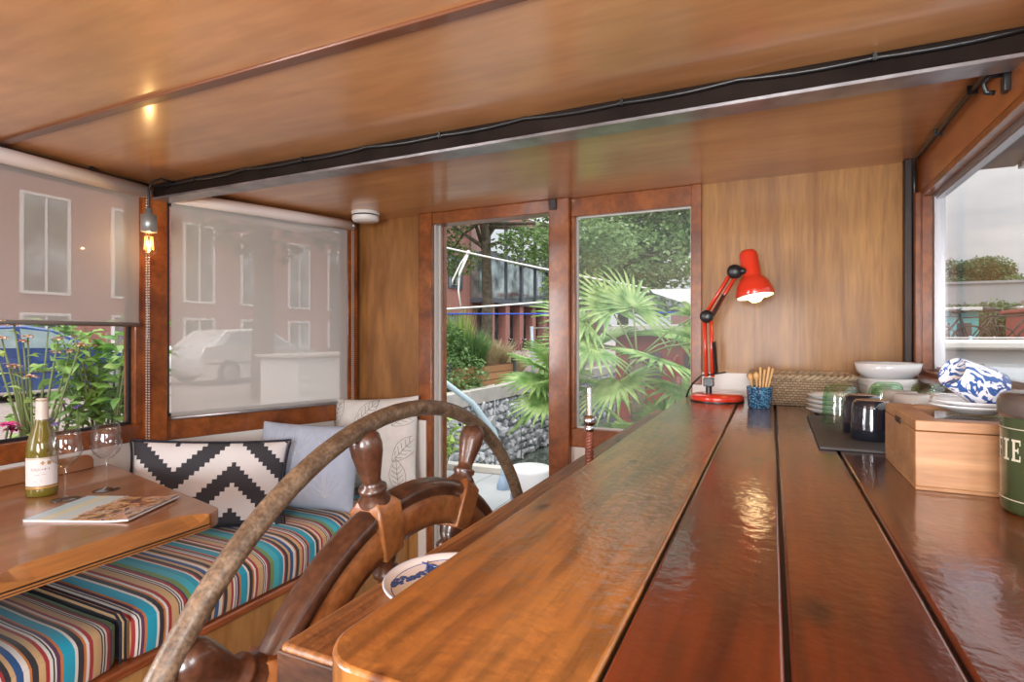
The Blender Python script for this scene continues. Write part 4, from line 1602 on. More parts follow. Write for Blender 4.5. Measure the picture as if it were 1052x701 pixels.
# shade
tilt = Matrix.Rotation(R(-9), 3, 'Y') @ Matrix.Rotation(R(-6), 3, 'X')
sc = Vector((0.128, 0, 0.408))
prof = [(0.064, -0.022), (0.066, -0.018), (0.063, 0.0), (0.055, 0.024), (0.043, 0.043), (0.034, 0.050), (0.0325, 0.056), (0.0325, 0.125), (0.030, 0.140), (0.022, 0.150), (0, 0.153)]
inner = [(r_ - 0.0025 if r_ > 0.004 else 0, h_ - 0.0015) for r_, h_ in prof][::-1]
m = MB()
m.lathe(prof, 48, sc, tilt)
m.build('lamp_shade', M['red'], lp)
m = MB()
m.lathe(inner[2:], 48, sc, tilt)
m.build('shade_lining', mat('white_lining', (0.75, 0.72, 0.68), 0.4), lp)
m = MB()
m.lathe([(0, -0.046), (0.016, -0.042), (0.026, -0.03), (0.030, -0.014), (0.027, 0.002), (0.018, 0.02), (0.013, 0.04), (0.013, 0.06)], 24, sc, tilt)
m.build('bulb', M['bulb_lit'], lp)
MB().tube([(-0.03, 0.03, 0.10), (-0.06, 0.03, 0.09), (-0.09, 0.04, 0.06), (-0.108, 0.05, 0.03), (-0.115, 0.05, 0.006), (-0.11, 0.10, 0.005)], 0.0035, 8).build('power_cord', M['black'], lp)

# ------------------------------------------------------------------ things on the counter
# basket
bk = thing('basket', 'long woven rope basket against the wall behind the blue cup', 'basket', (0.090, 2.262, CT))


def rrect(hx, hy, r_, k=6):
    P = []
    for cx, cy, a0 in ((hx - r_, hy - r_, 0), (-hx + r_, hy - r_, 90), (-hx + r_, -hy + r_, 180), (hx - r_, -hy + r_, 270)):
        for i in range(k + 1):
            a = R(a0 + 90 * i / k)
            P.append((cx + r_ * math.cos(a), cy + r_ * math.sin(a)))
    return P


m = MB()
lev = [(0.0, 0.150, 0.11), (0.03, 0.156, 0.118), (0.07, 0.160, 0.125), (0.098, 0.163, 0.129)]
rings = [[(x, y, z) for x, y in rrect(hx, hy, 0.05)] for z, hx, hy in lev]
inner = [[(x, y, z) for x, y in rrect(hx - 0.008, hy - 0.008, 0.045)] for z, hx, hy in lev[::-1]]
inner[-1] = [(x, y, 0.006) for x, y, z in inner[-1]]
allr = rings + inner
k = len(allr[0])
vs = [p for r_ in allr for p in r_]
fs = [tuple(range(k - 1, -1, -1))]
for i in range(len(allr) - 1):
    for j in range(k):
        fs.append((i * k + j, i * k + (j + 1) % k, (i + 1) * k + (j + 1) % k, (i + 1) * k + j))
fs.append(tuple((len(allr) - 1) * k + j for j in range(k)))
m.add(vs, fs, 0, True)
m.build('body', M['wicker'], bk)
m = MB()
base = rrect(0.162, 0.128, 0.05)
pts = []
n_ = 300
for s in (0, 1):
    cum = []
    P = base + [base[0]]
    L = [0]
    for a, b in zip(P[:-1], P[1:]):
        L.append(L[-1] + math.hypot(b[0] - a[0], b[1] - a[1]))
    pts = []
    for i in range(n_):
        d_ = L[-1] * i / n_
        q = max(j for j in range(len(L)) if L[j] <= d_ + 1e-9)
        q = min(q, len(P) - 2)
        f = (d_ - L[q]) / max(1e-9, L[q + 1] - L[q])
        x = P[q][0] + (P[q + 1][0] - P[q][0]) * f
        y = P[q][1] + (P[q + 1][1] - P[q][1]) * f
        ph = i * 0.55 + s * PI
        rr = math.hypot(x, y)
        pts.append((x * (1 + 0.005 * math.cos(ph) / rr), y * (1 + 0.005 * math.cos(ph) / rr), 0.100 + 0.005 * math.sin(ph)))
    m.tube(pts, 0.006, 6, closed=True)
m.build('rope_rim', mat('jute_rope', (0.40, 0.29, 0.18), 0.85, noise=0.3, nscale=60), bk)

# blue cup with wooden sticks
cu_ = thing('cup', 'blue speckled cup holding wooden spoons in front of the basket', 'cup', (-0.037, 2.045, CT))
MB().lathe([(0, 0.001), (0.032, 0.0), (0.036, 0.004), (0.041, 0.070), (0.0415, 0.073), (0.039, 0.073), (0.033, 0.01), (0, 0.009)], 32).build('body', M['bluecup'], cu_)
wl_ = mat('pale_beech', (0.72, 0.42, 0.17), 0.5)
for i, (x, y, tx, ty, hgt, kind) in enumerate(((-0.012, 0.0, -0.018, 0.0, 0.104, 1), (-0.004, -0.008, -0.006, -0.01, 0.110, 1), (0.004, 0.006, 0.012, 0.0, 0.118, 0), (0.010, -0.002, 0.020, -0.004, 0.128, 0), (0.0, 0.01, 0.003, 0.012, 0.124, 0), (0.014, 0.008, 0.027, 0.008, 0.122, 0))):
    s_ = thing('spoon', 'wooden spoon or stick standing in the blue speckled cup', 'spoon', (-0.037 + x, 2.045 + y, CT + 0.012), 0, 'wooden sticks in the blue cup')
    m = MB()
    e = Vector((tx, ty, hgt))
    if kind:
        m.tube([Vector((0, 0, 0)), e * .72, e * .78, e * .84, e * .90, e * .96, e], [0.0028, 0.003, 0.0055, 0.009, 0.0095, 0.007, 0.002], 10)
    else:
        m.tube([Vector((0, 0, 0)), e * .5, e * .97, e], [0.003, 0.0035, 0.0042, 0.003], 8)
    m.build('handle', wl_, s_)

# small plates
for i in range(4):
    z = CT + 0.0145 * i
    lb = ['lowest', 'second from bottom', 'third from bottom', 'topmost'][i]
    p = thing('plate', 'small white plate, %s of the low stack beside the basket' % lb, 'plate', (0.172 + 0.003 * (i % 2), 1.985 - 0.003 * (i % 3), z), 0, 'small plates in a stack')
    MB().lathe([(0, 0.0008), (0.04, 0.0), (0.044, 0.002), (0.062, 0.007), (0.073, 0.0145), (0.0745, 0.0165), (0.073, 0.018), (0.062, 0.0125), (0.046, 0.0065), (0, 0.0055)], 44).build('dish', M['ceramic'], p)
    MB().lathe([(0.0728, 0.0142), (0.0750, 0.0165), (0.0730, 0.0183)], 44).build('rim', M['greyware'], p)

# bowls
for i in range(3):
    z = CT + 0.020 * i + (0.045 if i == 2 else 0)
    lb = ['lowest', 'middle', 'topmost'][i]
    w_ = (0.090, 0.094, 0.099)[i]
    p = thing('bowl', 'white bowl, %s of the stack in the far right corner' % lb, 'bowl', (0.362, 2.285, z), 0, 'white bowls in a stack')
    hh = (0.075, 0.078, 0.064)[i]
    prof = [(0, 0.002), (0.042, 0.0), (0.046, 0.003), (w_ * .75, hh * .22), (w_ * .93, hh * .55), (w_, hh), (w_ - 0.003, hh + 0.001), (w_ * .90, hh * .58), (w_ * .70, hh * .30), (0.04, 0.0085), (0, 0.008)]
    MB().lathe(prof, 52).build('body', M['ceramic'], p)
    MB().lathe([(w_ + 0.0004, hh - 0.0014), (w_ - 0.001, hh + 0.0018), (w_ - 0.0035, hh + 0.0006)], 52).build('rim', M['greyware'], p)

# slate tray
sl = thing('slate_board', 'dark slate board under the glasses and mugs', 'board', (0.255, 1.61, CT))
pol = [(-0.163, -0.262), (0.17, -0.262), (0.17, 0.262), (-0.160, 0.262)]
m = MB()
m.prism(pol, 0.0, 0.007)
m.build('slab', M['slate'], sl, bevel=0.0025)
SZ = CT + 0.007


# green tumblers upside down
def tumbler(label, loc):
    g = thing('tumbler', label, 'glass', loc, 0, 'green tumblers upside down')
    prof = [(0.0435, 0.0), (0.0428, 0.035), (0.0415, 0.07), (0.0385, 0.090), (0.034, 0.099), (0.028, 0.1025), (0, 0.103)]
    inn = [(0, 0.090), (0.026, 0.0895), (0.032, 0.084), (0.037, 0.068), (0.0398, 0.03), (0.0412, 0.0), (0.0435, 0.0)]
    MB().lathe(prof, 36).build('wall', M['green_glass'], g)
    MB().lathe(inn, 36).build('inner_wall', M['green_glass'], g)
    m = MB()
    for z, r_ in ((0.025, 0.0428), (0.05, 0.0418), (0.068, 0.0402)):
        m.tube([(r_ * math.cos(2 * PI * i / 36), r_ * math.sin(2 * PI * i / 36), z) for i in range(36)], 0.0010, 5, closed=True)
    m.build('ridges', M['green_glass'], g)
    return g


t0 = tumbler('green upturned tumbler nearest the plates, left end of the glasses', (0.168, 1.735, SZ))
for loc, lb in (((0.283, 1.810, SZ), 'green upturned tumbler in the middle, in front of the bowls'), ((0.375, 1.790, SZ), 'green upturned tumbler nearest the window sill, right of the other glasses'), ((0.315, 1.99, CT), 'green upturned tumbler half hidden behind the others below the bowls'), ((0.41, 1.975, CT), 'green upturned tumbler deepest in the corner by the window')):
    copy_thing(t0, loc, label=lb)


def mug(name, label, loc, m_, r0=0.041, r1=0.036, h_=0.095, rz=0.0, group=None, handle=True):
    g = thing(name, label, 'mug', loc, rz, group)
    MB().lathe([(r0 - 0.004, 0.001), (r0 - 0.003, 0), (r0, 0.0015), (r0, h_ * .3), (r1 + 0.003, h_ * .8), (r1, h_ * .95), (r1 - 0.005, h_), (r1 - 0.01, h_ - 0.001), (0, h_ - 0.001)], 36).build('body', m_, g)
    if handle:
        MB().tube([(r0 - 0.003, 0, h_ * .22), (r0 + 0.018, 0, h_ * .25), (r0 + 0.026, 0, h_ * .45), (r0 + 0.02, 0, h_ * .68), (r1, 0, h_ * .78)], [0.006, 0.0055, 0.005, 0.0055, 0.006], 10).build('handle', m_, g)
    return g


mug('mug', 'front dark navy mug upside down on the slate beside the box', (0.205, 1.490, SZ), M['navy'], h_=0.089, rz=R(20), group='dark mugs upside down')
mug('mug', 'dark navy mug upside down behind the front one, half hidden', (0.199, 1.585, SZ), M['navy'], h_=0.092, rz=R(30), group='dark mugs upside down')
mug('mug', 'grey cup upside down behind the box, left of two, farther back', (0.298, 1.700, SZ), M['greyware'], r0=0.042, r1=0.037, h_=0.095, rz=R(40), group='grey cups upside down', handle=False)
mug('mug', 'grey cup upside down just behind the bamboo box', (0.302, 1.600, SZ), M['greyware'], r0=0.042, r1=0.037, h_=0.097, rz=R(40), group='grey cups upside down', handle=False)
mug('mug', 'white cup upside down between the grey cups and the blue swirl cups', (0.380, 1.660, SZ), M['ceramic'], r0=0.040, r1=0.032, h_=0.095, rz=R(40), handle=False)

# bamboo tea box
bo = thing('tea_box', 'pale bamboo box with glass lid at the right, carrying cups and saucers', 'box', (0.322, 1.185, CT), 0)
hx, hy, bh = 0.118, 0.128, 0.092
m = MB()
m.box(-hx, hx, -hy, hy, 0.0, 0.006)
m.box(-hx, hx, -hy, -hy + 0.009, 0.006, bh)
m.box(-hx, hx, hy - 0.009, hy, 0.006, bh)
m.box(-hx, -hx + 0.009, -hy + 0.009, hy - 0.009, 0.006, bh)
m.box(hx - 0.009, hx, -hy + 0.009, hy - 0.009, 0.006, bh)
m.build('case', M['bamboo'], bo, bevel=0.0015)
m = MB()
z0, z1 = bh + 0.001, bh + 0.017
w_ = 0.036
m.box(-hx, hx, -hy, -hy + w_, z0, z1)
m.box(-hx, hx, hy - w_, hy, z0, z1)
m.box(-hx, -hx + w_, -hy + w_, hy - w_, z0, z1)
m.box(hx - w_, hx, -hy + w_, hy - w_, z0, z1)
lid = m.build('lid', M['bamboo'], bo, bevel=0.0015)
MB().box(-hx + w_ - 0.004, hx - w_ + 0.004, -hy + w_ - 0.004, hy - w_ + 0.004, bh + 0.010, bh + 0.013).build('lid_glass', M['pane'], lid)
MB().box(-hx - 0.002, -hx + 0.004, -0.022, 0.022, bh - 0.004, bh + 0.006).build('finger_notch', M['dark_wood'], lid, bevel=0.001)
LT = CT + bh + 0.0172
# tea bags seen through the glass
for i in range(5):
    tbg = thing('tea_packet', 'paper tea packet standing inside the bamboo box under the glass', 'tea packet', (0.322 - 0.08 + 0.04 * i, 1.185 + 0.01 * (i % 2), CT + 0.0065), 0, 'tea packets in the box')
    MB().box(-0.014, 0.014, -0.06, 0.06, 0, 0.06).build('packet', mat('tea_paper_%d' % i, ((0.5, 0.45, 0.3), (0.08, 0.08, 0.07), (0.6, 0.55, 0.45), (0.2, 0.12, 0.08), (0.5, 0.5, 0.42))[i], 0.6), tbg, bevel=0.003)

# saucers on the lid
for i in range(2):
    z = LT + i * 0.0075
    p = thing('saucer', 'white saucer, %s of the pair on the bamboo box' % ('lower', 'upper')[i], 'saucer', (0.318 + 0.002 * i, 1.205 - 0.002 * i, z), 0, 'saucers on the box')
    MB().lathe([(0, 0.001), (0.032, 0.0), (0.036, 0.002), (0.056, 0.0085), (0.066, 0.0125), (0.067, 0.014), (0.065, 0.015), (0.054, 0.0115), (0.034, 0.006), (0, 0.005)], 44).build('dish', M['ceramic'], p)


def espresso(label, loc, direction, spin, m_):
    c = thing('coffee_cup', label, 'cup', loc, 0, 'blue swirl cups')
    c.rotation_euler = (rot_to(direction) @ Matrix.Rotation(spin, 3, 'Z')).to_euler()
    MB().lathe([(0, 0.0025), (0.024, 0.002), (0.0245, 0.0), (0.0262, 0.0), (0.0275, 0.0025), (0.0308, 0.030), (0.0348, 0.058), (0.0352, 0.060), (0.0336, 0.060), (0.0292, 0.030), (0.0258, 0.008), (0, 0.006)], 44).build('body', m_, c)
    MB().lathe([(0.0333, 0.0596), (0.0288, 0.030), (0.0254, 0.0085), (0, 0.0065)], 40).build('inside', mat('blue_glazed_inside', (0.06, 0.15, 0.38), 0.15, coat=0.5), c)
    return c


# two cups lying on their sides on the saucers, one nested in the other
ax_c = Vector((0.80, 0.43, -0.42))
c0_ = Vector((0.283, 1.195, LT + 0.070))
espresso('front white cup with blue swirls, tipped on the saucers', c0_, ax_c, 0.6, M['bluewave'])
espresso('second blue swirl cup, nested in the mouth of the front one', c0_ + ax_c.normalized() * 0.0175, ax_c, 2.2, M['bluewave_deep'])

# coffee tin
tn = thing('coffee_tin', 'olive green coffee tin with cream lettering at the right edge', 'tin', (0.345, 0.985, CT))
MB().lathe([(0, 0), (0.052, 0), (0.056, 0.004), (0.0565, 0.010), (0.0565, 0.128), (0.0555, 0.132)], 48).build('body', M['tin'], tn)
MB().lathe([(0.0555, 0.130), (0.059, 0.131), (0.060, 0.136), (0.060, 0.152), (0.057, 0.160), (0.048, 0.164), (0, 0.165)], 48).build('lid', M['tin_lid'], tn)
m = MB()
for z in (0.020, 0.116):
    m.tube([(0.0567 * math.cos(2 * PI * i / 60), 0.0567 * math.sin(2 * PI * i / 60), z) for i in range(60)], 0.0007, 5, closed=True)
m.build('cream_line', M['tin_text'], tn)
def slab_letters(word, a0, r, z0, h_, w_, gap, material, parent, name):
    """slab-serif capitals as small raised strips wrapped round the tin"""
    st, se = 0.30, 0.10
    G = {'F': [(.12, 0, .12 + st, 1), (0, 0, .55, se), (0, 1 - se, 1, 1), (.42, .46, .78, .56), (.70, .38, .80, .64), (.90, .74, 1, .92)],
         'I': [(.30, 0, .30 + st + .06, 1), (.08, 0, .88, se), (.08, 1 - se, .88, 1)],
         'E': [(.12, 0, .12 + st, 1), (0, 0, 1, se), (0, 1 - se, 1, 1), (.42, .46, .78, .56), (.70, .38, .80, .64), (.90, .74, 1, .92), (.90, .08, 1, .28)],
         'K': [(.08, 0, .08 + st, 1), (0, 0, .5, se), (0, 1 - se, .5, 1), (.38, .42, .52, .62), (.50, .58, .64, .78), (.62, .74, .80, .94), (.66, 1 - se, 1, 1), (.50, .26, .68, .46), (.62, .10, .84, .30), (.62, 0, 1, se)],
         'O': [(0, .25, st, .75), (1 - st, .25, 1, .75), (.08, .12, .38, .28), (.62, .12, .92, .28), (.08, .72, .38, .88), (.62, .72, .92, .88), (.28, 0, .72, se + .02), (.28, 1 - se - .02, .72, 1)]}
    for k, ch in enumerate(word):
        m = MB()
        for x0, y0, x1, y1 in G[ch]:
            vs, fs = [], []
            n_ = 4
            for i in range(n_ + 1):
                a = a0 + (k * (w_ + gap) + (x0 + (x1 - x0) * i / n_) * w_) / r
                for z in (z0 + y0 * h_, z0 + y1 * h_):
                    vs.append((r * math.cos(a), r * math.sin(a), z))
            for i in range(n_):
                fs.append((2 * i, 2 * i + 2, 2 * i + 3, 2 * i + 1))
            m.add(vs, fs)
        m.build('letter', material, parent)


slab_letters('KOFFIE', R(218) - 6 * 0.0152 / 0.0569, 0.0569, 0.073, 0.029, 0.0124, 0.0028, M['tin_text'], tn, 'lettering')

#EXTERIOR
# ------------------------------------------------------------------ EXTERIOR: ground, water, quay
QX = -6.0           # quay edge
struct(MB().box(-40, QX, -30, 110, -0.35, 0.0).build('street', M['pavers']))
struct(MB().box(-60, 120, -40, 160, -2.6, -1.9).build('canal', M['water']))
dk = MB()
for i in range(7):
    dk.box(-3.4 + 0.50 * i, -3.4 + 0.50 * i + 0.494, FY + 0.07, 5.0, -0.14, -0.06)
struct(dk.build('foredeck', M['deck'], bevel=0.004))
struct(MB().box(-3.4, -2.72, -3.0, FY + 0.07, -0.14, -0.06).build('side_deck', M['deck']))
struct(MB().box(-3.4, 0.2, -3.0, 5.0, -2.0, -0.142).build('hull', M['bldg_frame']))

# gabion wall along the quay
gb = thing('gabion_wall', 'wire cage wall of grey rubble stones under a pale concrete cap beyond the door', 'wall', (QX, 12, -1.9))
m = MB()
rnd = random.Random(4)
ico = bmesh.new()
bmesh.ops.create_icosphere(ico, subdivisions=1, radius=1)
iv = [v.co.copy() for v in ico.verts]
iff = [[v.index for v in f.verts] for f in ico.faces]
ico.free()
y = -6.5
while y < 18:
    z = 0.0
    while z < 1.62:
        s_ = rnd.uniform(0.10, 0.19)
        Rm = Matrix.Rotation(rnd.uniform(0, 6), 3, 'X') @ Matrix.Rotation(rnd.uniform(0, 6), 3, 'Z')
        sx, sy, sz = s_ * rnd.uniform(.7, 1.2), s_ * rnd.uniform(.8, 1.3), s_ * rnd.uniform(.7, 1.1)
        c_ = Vector((rnd.uniform(-0.03, 0.05), y + rnd.uniform(-.05, .05), z + .09))
        m.add([c_ + Rm @ Vector((v.x * sx * rnd.uniform(.85, 1.1), v.y * sy, v.z * sz)) for v in iv], iff)
        z += 0.185
    y += 0.205
o = m.build('stones', M['stone'], gb)
o['kind'] = 'stuff'
MB().box(-0.02, 0.0, -6.5, 18, 0, 1.7).build('core', M['bldg_frame'], gb)
m = MB()
for i in range(17):
    yy = -6.5 + i * 1.5
    m.tube([(0.2, yy, 0.0), (0.2, yy, 1.7)], 0.012, 5)
for zz in (0.4, 0.85, 1.3):
    m.tube([(0.2, -6.5, zz), (0.2, 18, zz)], 0.008, 5)
m.build('wire_mesh', M['wire'], gb)
m = MB()
for i in range(10):
    m.box(-0.20, 0.14, -6.5 + i * 2.45, -6.5 + i * 2.45 + 2.43, 1.66, 1.98)
m.build('concrete_cap', M['concrete'], gb, bevel=0.01)

# ------------------------------------------------------------------ foliage helpers


def leaf_cloud(m, c, rad, n, size, rnd, flat=0.0, shell=0.35, droop=0.3):
    for _ in range(n):
        d_ = Vector((rnd.gauss(0, 1), rnd.gauss(0, 1), rnd.gauss(0, 1)))
        if d_.length < 1e-6:
            continue
        d_.normalize()
        r_ = shell + (1 - shell) * rnd.random() ** 0.5
        p = Vector(c) + Vector((d_.x * rad[0], d_.y * rad[1], d_.z * rad[2])) * r_
        s_ = size * rnd.uniform(0.6, 1.3)
        a = Vector((rnd.gauss(0, 1), rnd.gauss(0, 1), rnd.gauss(0, .6) - droop)).normalized()
        b = a.cross(Vector((rnd.gauss(0, .5), rnd.gauss(0, .5), 1))).normalized()
        n_ = a.cross(b)
        w = s_ * 0.42
        m.add([p, p + a * s_ * .35 + b * w + n_ * s_ * .06, p + a * s_, p + a * s_ * .35 - b * w + n_ * s_ * .06, p + a * s_ * .55], [(0, 1, 4), (1, 2, 4), (2, 3, 4), (3, 0, 4)], 0, True)


def tree(label, loc, h, trunk_r, clusters, nleaf, size, mt_, seed, group=None, name='tree', lean=0.0):
    t = thing(name, label, 'tree', loc, 0, group)
    rnd = random.Random(seed)
    m = MB()
    top_ = Vector((lean, 0, h))
    m.tube([(0, 0, -0.2), (0.01 * h, 0, h * .3), (lean * .6, 0, h * .65), top_], [trunk_r * 1.2, trunk_r, trunk_r * .8, trunk_r * .35], 10)
    for c, rad in clusters:
        st = Vector((lean * .6, 0, h * rnd.uniform(.5, .8)))
        mid = st.lerp(Vector(c), .55) + Vector((0, 0, .15 * h * .2))
        m.tube([st, mid, Vector(c)], [trunk_r * .42, trunk_r * .25, trunk_r * .1], 6)
    m.build('trunk', M['bark'], t)
    m = MB()
    tot = sum(r_[0] * r_[1] for c, r_ in clusters)
    for c, rad in clusters:
        leaf_cloud(m, c, rad, int(nleaf * rad[0] * rad[1] / tot), size, rnd)
    m.build('crown', mt_, t)
    return t


# trees on the quay
rnd = random.Random(21)
cl_ = [((rnd.uniform(-2.6, 2.6), rnd.uniform(-2.6, 2.6), rnd.uniform(4.6, 8.6)), (1.5, 1.5, 0.95)) for _ in range(11)] + [((1.8, -0.4, 3.9), (1.2, 1.2, .6)), ((-1.6, 0.3, 3.8), (1.2, 1.2, .6)), ((2.6, 1.2, 4.4), (1.2, 1.2, .7)), ((3.4, 0.6, 4.0), (1.3, 1.3, .8))]
tree('grey-trunked street tree before the brick building, seen through the open door', (-8.1, 15.4, 0), 7.5, 0.17, cl_, 20000, 0.15, M['leaf_tree'], 31, 'trees along the quay')
cl_ = [((rnd.uniform(-3.2, 3.0), rnd.uniform(-2.6, 2.6), rnd.uniform(2.9, 9.4)), (1.9, 1.9, 1.35)) for _ in range(26)]
tree('big leafy tree above the palm, seen through the fixed pane', (-6.3, 25.5, 0), 8.5, 0.25, cl_, 26000, 0.22, M['leaf_tree'], 32, 'trees along the quay')
cl_ = [((rnd.uniform(-2.6, 2.6), rnd.uniform(-2, 2), rnd.uniform(4.0, 6.6)), (1.6, 1.6, 1.0)) for _ in range(9)]
tree('thin trunked tree standing behind the lowered blind', (-9.5, 8.2, 0), 6.5, 0.20, cl_, 4000, 0.24, M['leaf_dark'], 33, 'trees along the quay')

# ------------------------------------------------------------------ brick building across the street
BX = -22.0
bd = thing('building', 'long red brick building with dark framed glass bay across the street', 'building', (BX, 20, 0))
m = MB()
m.box(-6, 0, -40, 55, 0, 13)
m.build('brick_wall', M['brick'], bd)


def bwin(y0, y1, z0, z1, fm, nv=1, nh=0, name='window'):
    f = MB()
    fw = 0.09
    f.box(0, 0.08, y0 - fw, y1 + fw, z0 - fw, z0)
    f.box(0, 0.08, y0 - fw, y1 + fw, z1, z1 + fw)
    f.box(0, 0.08, y0 - fw, y0, z0, z1)
    f.box(0, 0.08, y1, y1 + fw, z0, z1)
    for i in range(1, nv + 1):
        yy = y0 + (y1 - y0) * i / (nv + 1)
        f.box(0, 0.07, yy - .03, yy + .03, z0, z1)
    for i in range(1, nh + 1):
        zz = z0 + (z1 - z0) * i / (nh + 1)
        f.box(0, 0.07, y0, y1, zz - .03, zz + .03)
    w = f.build(name, fm, bd)
    MB().box(0.005, 0.03, y0, y1, z0, z1).build('pane', M['bldg_glass'], w)


for i in range(11):
    yy = -18.6 + i * 2.75
    bwin(yy, yy + 1.25, 2.75, 5.9, M['white_frame'], 1, 0)
    bwin(yy, yy + 1.25, 0.75, 1.95, M['white_frame'], 1, 0)
    if i > 2:
        bwin(yy, yy + 1.25, 7.1, 10.0, M['white_frame'], 1, 0)
for yy in (13.0, 15.9):
    bwin(yy, yy + 1.9, 5.0, 7.4, M['bldg_frame'], 1, 0)
    bwin(yy, yy + 1.9, 0.7, 2.9, M['bldg_frame'], 1, 0)
# dark garage-like bay seen through the lowered blind
MB().box(0, 0.5, 3.6, 9.6, 0.0, 5.2).build('dark_bay', M['bldg_frame'], bd)
# glazed bay
m = MB()
y0, y1 = 19.2, 32.0
m.box(0, 1.8, y0, y1, 4.0, 4.35)
m.box(0, 1.9, y0 - .1, y1 + .1, 7.65, 8.05)
m.box(0, 1.8, y0, y1, 10.6, 11.0)
for i in range(5):
    yy = y0 + (y1 - y0) * i / 4
    w_ = .16 if i in (0, 2, 4) else .07
    m.box(1.62, 1.8, yy - w_, yy + w_, 4.35, 7.65)
    m.box(1.62, 1.8, yy - w_, yy + w_, 8.05, 10.6)
m.build('bay_frame', M['bldg_frame'], bd)
MB().box(0.05, 1.66, y0 + .05, y1 - .05, 4.35, 7.65).build('bay_glazing', M['bldg_glass'], bd)
MB().box(0.05, 1.66, y0 + .05, y1 - .05, 8.05, 10.6).build('upper_glazing', M['sky_glass'], bd)
for i in range(5):
    yy = 19.6 + i * 2.9
    MB().box(0.9, 1.6, yy, yy + 0.8, 0, 4.0).build('column', M['brick'], bd)
for i in range(4):
    yy = 20.4 + i * 2.9
    bwin(yy + .1, yy + 2.0, 0.3, 3.7, M['bldg_frame'], 1, 0, 'shopfront')
MB().tube([(2.2, 32.6, 0), (2.2, 32.6, 10)], 0.28, 12).build('corner_column', M['bldg_frame'], bd)
MB().box(0, 1.0, 33.2, 55, 0, 13).build('plum_wall', mat('plum_brick', (0.16, 0.085, 0.10), 0.85), bd)


# ------------------------------------------------------------------ bicycles
def bicycle(label, loc, rz, group=None, pm='black'):
    t = thing('bicycle', label, 'bicycle', loc, rz, group)
    for x in (-0.52, 0.52):
        m = MB()
        m.tube([(x + 0.33 * math.cos(2 * PI * i / 28), 0, 0.345 + 0.33 * math.sin(2 * PI * i / 28)) for i in range(28)], 0.016, 6, closed=True)
        for i in range(9):
            q = 2 * PI * i / 9
            m.tube([(x, 0, 0.345), (x + 0.325 * math.cos(q), 0, 0.345 + 0.325 * math.sin(q))], 0.002, 4, caps=False)
        m.build('wheel', M['tyre'], t)
    m = MB()
    S, Hd, B, Rr, Fr = Vector((-0.17, 0, 0.86)), Vector((0.36, 0, 0.88)), Vector((-0.06, 0, 0.3)), Vector((-0.52, 0, 0.345)), Vector((0.52, 0, 0.345))
    for a, b in ((S, B), (S, Hd), (B, Hd), (S, Rr), (B, Rr), (Hd, Fr)):
        m.tube([a, b], 0.016, 6)
    m.tube([S, S + Vector((-.03, 0, .12))], 0.013, 6)
    m.tube([Hd, Hd + Vector((-.03, 0, .14))], 0.013, 6)
    m.build('frame', M[pm], t)
    m = MB()
    hb_ = Hd + Vector((-.03, 0, .14))
    m.tube([hb_ + Vector((-.2, -.28, 0.02)), hb_ + Vector((-.02, -.22, .02)), hb_, hb_ + Vector((-.02, .22, .02)), hb_ + Vector((-.2, .28, .02))], 0.012, 6)
    m.build('handlebar', M['chrome'], t)
    m = MB()
    sp = S + Vector((-.03, 0, .13))
    m.tube([sp + Vector((-.14, 0, .01)), sp + Vector((-.06, 0, .015)), sp + Vector((.14, 0, 0))], [0.075, 0.065, 0.02], 8)
    m.build('saddle', M['black'], t)
    return t


b0 = bicycle('bicycle parked by the brick columns, nearest the street tree', (BX + 3.2, 40.2, 0), R(80), 'bicycles parked by the building')
for i, (dx, y_, rz) in enumerate(((3.4, 42.2, 95), (3.0, 43.6, 75), (3.3, 45.2, 100), (3.2, 47.0, 85), (4.4, 49.0, 80), (5.4, 50.5, 100), (4.8, 52.2, 70), (5.9, 53.5, 95))):
    copy_thing(b0, (BX + dx, y_, 0), R(rz), 'parked bicycle before the brick columns, number-free rack place %s' % ('second', 'third', 'fourth', 'fifth', 'sixth', 'seventh', 'eighth', 'ninth')[i] if False else 'dark bicycle parked in the row below the glass bay, %s from the street tree' % ('second', 'third', 'fourth', 'fifth', 'sixth', 'seventh', 'eighth', 'farthest')[i])


